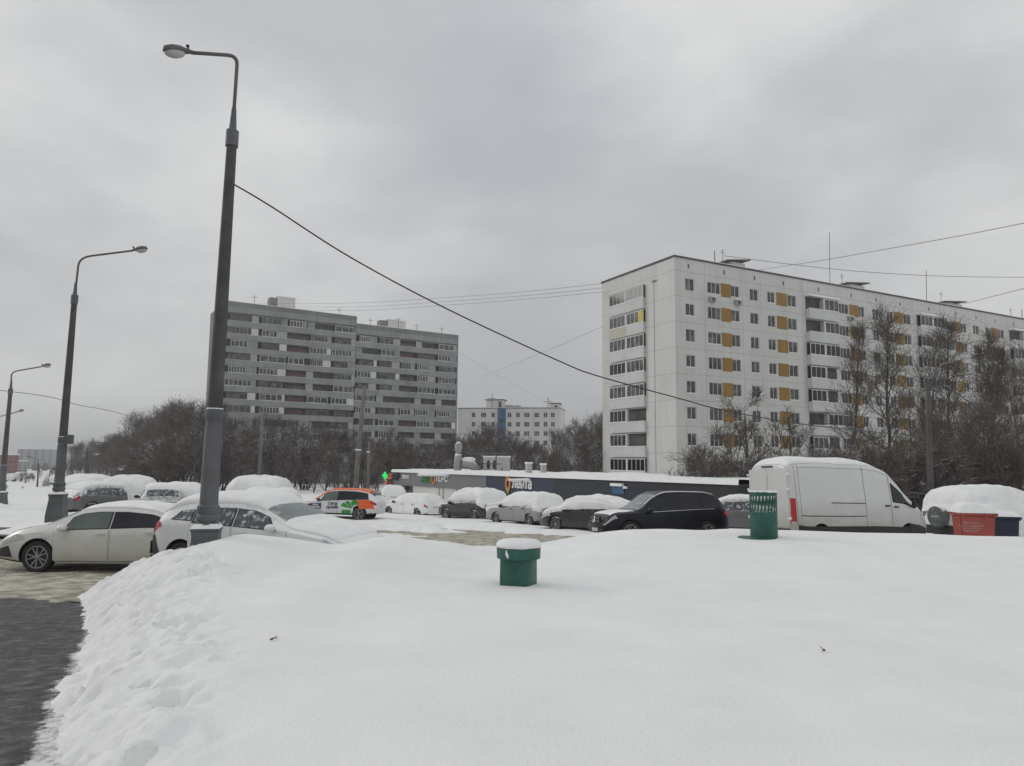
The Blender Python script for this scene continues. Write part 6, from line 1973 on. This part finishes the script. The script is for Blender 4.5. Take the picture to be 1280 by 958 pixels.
PROTO = {}
def proto(kind, H, meshes, names=('trunk', 'crown')):
    PROTO.setdefault(kind, []).append((H, [m for m in meshes], names))
def make_tree(kind, seed, bark_m='bark', twig_m='twig', **kw):
    g = Grow(seed, **kw)
    tm = g.t.mesh('trunk', M[bark_m], smooth=True); cm = g.c.mesh('crown', M[twig_m])
    zmax = max(v.co.z for v in cm.vertices)
    proto(kind, zmax, (tm, cm))
for k in range(2): make_tree('spread', 10 + k, H=8.5, spread=.62, nl=15, n2=8, n3=6, trunks=3, base=.18, tw=.016, up=.15, r0=.14, twl=.9)
for k in range(3): make_tree('tall', 20 + k, H=14, spread=.36, nl=15, n2=6, n3=4, base=.14, tw=.012, up=.6, r0=.15, twl=1.6, vase=True)
for k in range(2): make_tree('birch', 30 + k, H=15, spread=.27, nl=28, n2=8, n3=6, base=.14, tw=.012, up=.40, r0=.13, twl=1.3, droop=.06)
for k in range(4): make_tree('wood', 40 + k, H=11, spread=.50, nl=18, n2=8, n3=6, base=.15, tw=.014, up=.45, r0=.13, twl=1.5, vase=True)
for k in range(2): make_tree('shrub', 50 + k, twig_m='twig', H=4.2, spread=.62, nl=24, n2=6, n3=5, trunks=7, base=.05, tw=.014, up=.35, r0=.04, twl=.8)
for k in range(2): make_tree('snowy', 60 + k, twig_m='twig_snowy', H=6.5, spread=.60, nl=18, n2=7, n3=6, trunks=2, base=.1, tw=.018, up=.5, r0=.09, twl=1.0, vase=True)

def fir(seed):
    r = random.Random(seed); t = MB(); t.tube([(0, 0, -.4), (0, 0, 6)], [.12, .02], 6)
    c = MB()
    for lv in range(17):
        z = .35 + lv * .34; R = 1.9 * (1 - lv / 17.5) ** .9
        n = 15 if lv < 10 else 9
        for k in range(n):
            a = 2 * math.pi * (k + r.random()) / n; L = R * r.uniform(.75, 1.15)
            d = Vector((math.cos(a), math.sin(a), 0)); s = Vector((-d.y, d.x, 0))
            p0 = Vector((0, 0, z)); p1 = p0 + d * L * .6 + Vector((0, 0, -.10 * L)); p2 = p0 + d * L + Vector((0, 0, -.32 * L))
            w = .20 * L + .08
            c.add([p0, p1 + s * w, p2, p1 - s * w, p1 + Vector((0, 0, .07))], [(0, 1, 4), (1, 2, 4), (2, 3, 4), (3, 0, 4)])
            for q in range(4):
                f = r.uniform(.3, 1); pp = p0.lerp(p2, f); sd = s * r.choice((-1, 1)); e = pp + (sd * .5 + d * .4 + Vector((0, 0, -.25))) * L * .45
                c.add([pp, (pp + e) / 2 + d * .06, e, (pp + e) / 2 - d * .06], [(0, 1, 2, 3)])
    proto('fir', 6.2, (t.mesh('trunk', M['bark']), c.mesh('crown', M['needles'])))
fir(1); fir(2)

TR = random.Random(99)
_first = {}
def tree(kind, px, D, top, label, group=None, cat='tree', name=None, wide=1.0, var=None, parts=True):
    """stand a tree of a kind at ground distance D so that its crown reaches photo height top"""
    b = at(px, 600, D); x = b.x
    z0 = ZB(x, D)
    h = at(px, top, D).z - z0
    H, meshes, names = PROTO[kind][TR.randrange(len(PROTO[kind])) if var is None else var]
    s = h / H
    o = empty(name or {'shrub': 'shrub', 'fir': 'fir_tree', 'birch': 'birch_tree', 'snowy': 'shrub' if h < 4 else 'bare_tree'}.get(kind, 'bare_tree'), (x, D, z0 - .05), TR.uniform(0, 6.28))
    k = wide * (s ** .0 if False else 1)
    o.scale = (s * wide, s * wide, s)
    tag(o, label, cat if kind != 'shrub' else 'shrub', group)
    for nm, me in zip(names, meshes): link({'trunk': 'trunk' if kind != 'shrub' else 'stems', 'crown': 'crown'}[nm], me, o)
    return o

# right: before the white block
tree('spread', 925, 53, 478, 'wide many-stemmed bare tree before the white block, just left of the van roof', var=0, wide=1.15)
tree('spread', 985, 56, 505, 'smaller spreading bare tree behind the van roof, right of the many-stemmed one', var=1)
tree('snowy', 880, 50, 548, 'low snow-laden tree at the right end of the shop roof', wide=1.2)
tree('birch', 1102, 58, 372, 'tall fine-twigged birch standing alone before the middle of the white block', var=0, wide=1.15)
tree('birch', 1066, 62, 392, 'slim birch left of the tall birch before the white block', var=1, wide=.8)
RG = 'dense bare trees before the right end of the white block'
for px, D, top, kind in ((1132, 54, 470, 'tall'), (1177, 53, 398, 'tall'), (1193, 62, 384, 'birch'), (1226, 58, 425, 'birch'), (1256, 62, 402, 'birch'), (1270, 49, 440, 'tall'),
                         (1290, 56, 405, 'tall'), (1215, 45, 490, 'tall'), (1180, 46, 495, 'wood'), (1245, 46, 492, 'wood'), (1158, 50, 505, 'wood'), (1300, 50, 430, 'tall')):
    tree(kind, px, D, top, 'bare tree in the dense dark row before the right end of the white block', RG, wide=1.15)
for k in range(20):
    px = 985 + 16.4 * k + TR.uniform(-8, 8)
    tree(TR.choice(('shrub', 'shrub', 'snowy')), px, TR.uniform(40, 52), TR.uniform(540, 572) if px < 1130 else TR.uniform(515, 560), 'leafless snow-flecked shrub in the thicket at the foot of the white block', 'shrubs at the foot of the white block', cat='shrub', wide=1.2, name='shrub')
for k in range(7):
    tree(TR.choice(('shrub', 'snowy')), 868 + 14 * k, TR.uniform(46, 50), TR.uniform(556, 580), 'low snow-laden shrub between the shop and the van', 'shrubs between shop and van', cat='shrub', wide=1.3, name='shrub')

# middle: before the grey block and the low white one
def belt(n, x0, x1, D0, D1, topf, label, group, kinds, wide=1.2):
    for k in range(n):
        px = x0 + (x1 - x0) * (k + TR.random()) / n
        tree(TR.choice(kinds), px, TR.uniform(D0, D1), topf(px) + TR.choice((-8, -3, 2, 6, 10, 16, 22)) + TR.uniform(-3, 3), label, group, wide=wide)
mid = lambda px: float(np.interp(px, [255, 300, 345, 380, 430, 480, 530, 560, 600, 640, 680, 715, 735, 752], [522, 512, 520, 530, 535, 528, 540, 540, 528, 542, 545, 522, 504, 497]))
belt(26, 262, 560, 92, 128, mid, 'bare tree in the belt before the grey apartment block', 'bare trees before the grey block', ('wood', 'wood', 'snowy'))
belt(22, 270, 560, 80, 98, lambda px: mid(px) + 26, 'lower snow-flecked tree at the front of the belt before the grey block', 'front trees before the grey block', ('wood', 'snowy', 'shrub'), 1.35)
belt(20, 560, 755, 98, 135, mid, 'bare tree in the thicket before the low white building', 'bare trees before the low white building', ('wood', 'wood', 'snowy'))
belt(14, 565, 760, 88, 100, lambda px: min(mid(px) + 22, 574), 'lower snow-flecked tree behind the shop roof', 'front trees behind the shop roof', ('snowy', 'wood'), 1.35)
left = lambda px: float(np.interp(px, [82, 100, 130, 150, 165, 180, 200, 220, 240, 265], [566, 553, 546, 536, 512, 506, 497, 492, 491, 500]))
belt(20, 145, 268, 95, 140, left, 'bare tree in the tall group left of the nearest lamp post', 'tall bare trees left of the nearest lamp post', ('wood', 'wood', 'spread'))
belt(16, 150, 270, 78, 95, lambda px: left(px) + 45, 'lower bare tree at the front of the group left of the nearest lamp post', 'front trees left of the nearest lamp post', ('wood', 'snowy', 'shrub'), 1.4)
belt(22, 84, 160, 150, 240, left, 'bare hazy tree in the row behind the second lamp post', 'hazy bare trees behind the second lamp post', ('wood',), 1.3)
for k, (px, D, top, lab) in enumerate(((58, 105, 590, 'dark fir tree standing apart in the snow just left of the second lamp post'), (29, 92, 606, 'broad dark snowy fir between the third and second lamp posts'))):
    tree('fir', px, D, top, lab, wide=1.1 if k == 0 else 1.6)
for px, D, top in ((38, 95, 611), (45, 80, 615), (61, 82, 614), (8, 90, 602), (88, 85, 604), (96, 80, 606), (118, 78, 600), (128, 80, 602), (146, 82, 598), (155, 84, 602), (110, 100, 602)):
    tree('fir', px, D, top, 'low snowy fir in the row beside the road on the left', 'low firs beside the road on the left', wide=1.3)
for px, D, top in ((31, 130, 588), (36, 140, 592), (42, 150, 590), (18, 160, 592), (66, 170, 583), (72, 180, 580), (78, 160, 576), (50, 190, 586)):
    tree('wood', px, D, top, 'small bare tree in the far snowy valley on the left', 'far bare trees in the valley', wide=1.5)

# a far wooded ridge that reads as one mass
mb = MB(); r_ = random.Random(4)
for k in range(1300):
    px = r_.uniform(-500, 1800); D = r_.uniform(480, 900)
    p = at(px, 590, D); z = ZB(p.x, D) - 1; h = r_.uniform(4.5, 9)
    mb.tube([(p.x, D, z), (p.x, D, z + h * .45), (p.x + r_.uniform(-1, 1), D, z + h * .8), (p.x, D, z + h)], [h * .2, h * .33, h * .2, .15], 5)
M['far_wood'] = mat('far_wood', (.09, .088, .085), rough=1, var=.25, nscale=.3)
tag(mb.build('far_wood', M['far_wood']), 'far grey wood on the horizon, dissolving in haze', 'wood', kind='stuff')

# twigs lying on the snow
def litter(px, py, L, label):
    d = ray(px, py); t = 1.5
    for _ in range(40):
        p = EYE + d * t; g = G(p.x, p.y)
        t += max(.02, (p.z - g) * 1.2) if p.z > g else -.05
    p = EYE + d * t
    m_ = MB(); m_.tube([(-L / 2, 0, .01), (-.1 * L, .015, .018), (L * .3, .01, .014)], [.003, .005, .003], 5); m_.tube([(0, .012, .016), (L * .35, .05, .03)], [.003, .002], 4); m_.blob((-L * .35, 0, .015), (.016, .009, .008), 8, 5)
    o = m_.build('twig', M['bark_bare'], None, loc=(p.x, p.y, G(p.x, p.y)), rot=(0, 0, .7)); tag(o, label, 'twig')
M['bark_bare'] = mat('bare_twig', (.06, .05, .045), rough=.9)
litter(344, 801, .085, 'tiny dark twig lying on the smooth snow in the left foreground')
litter(1031, 813, .035, 'tiny dark speck of a twig lying on the smooth snow in the right foreground')

# ------------------------------------------------------------------ put every building's empty at its base
def rebase(root):
    ch = children(root)
    pts = []
    bpy.context.view_layer.update()
    def rec(o):
        if o.type == 'MESH':
            for c in o.bound_box: pts.append(o.matrix_world @ Vector(c))
        for c in o.children: rec(c)
    rec(root)
    lo = Vector((min(p.x for p in pts), min(p.y for p in pts), 0)); hi = Vector((max(p.x for p in pts), max(p.y for p in pts), 0))
    c = (lo + hi) / 2; c.z = min(p.z for p in pts)
    root.location = c
    for o in ch: o.matrix_parent_inverse = Matrix.Translation(-c)
for o in list(bpy.data.objects):
    if o.parent is None and o.type == 'EMPTY' and o.get('category') == 'building': rebase(o)
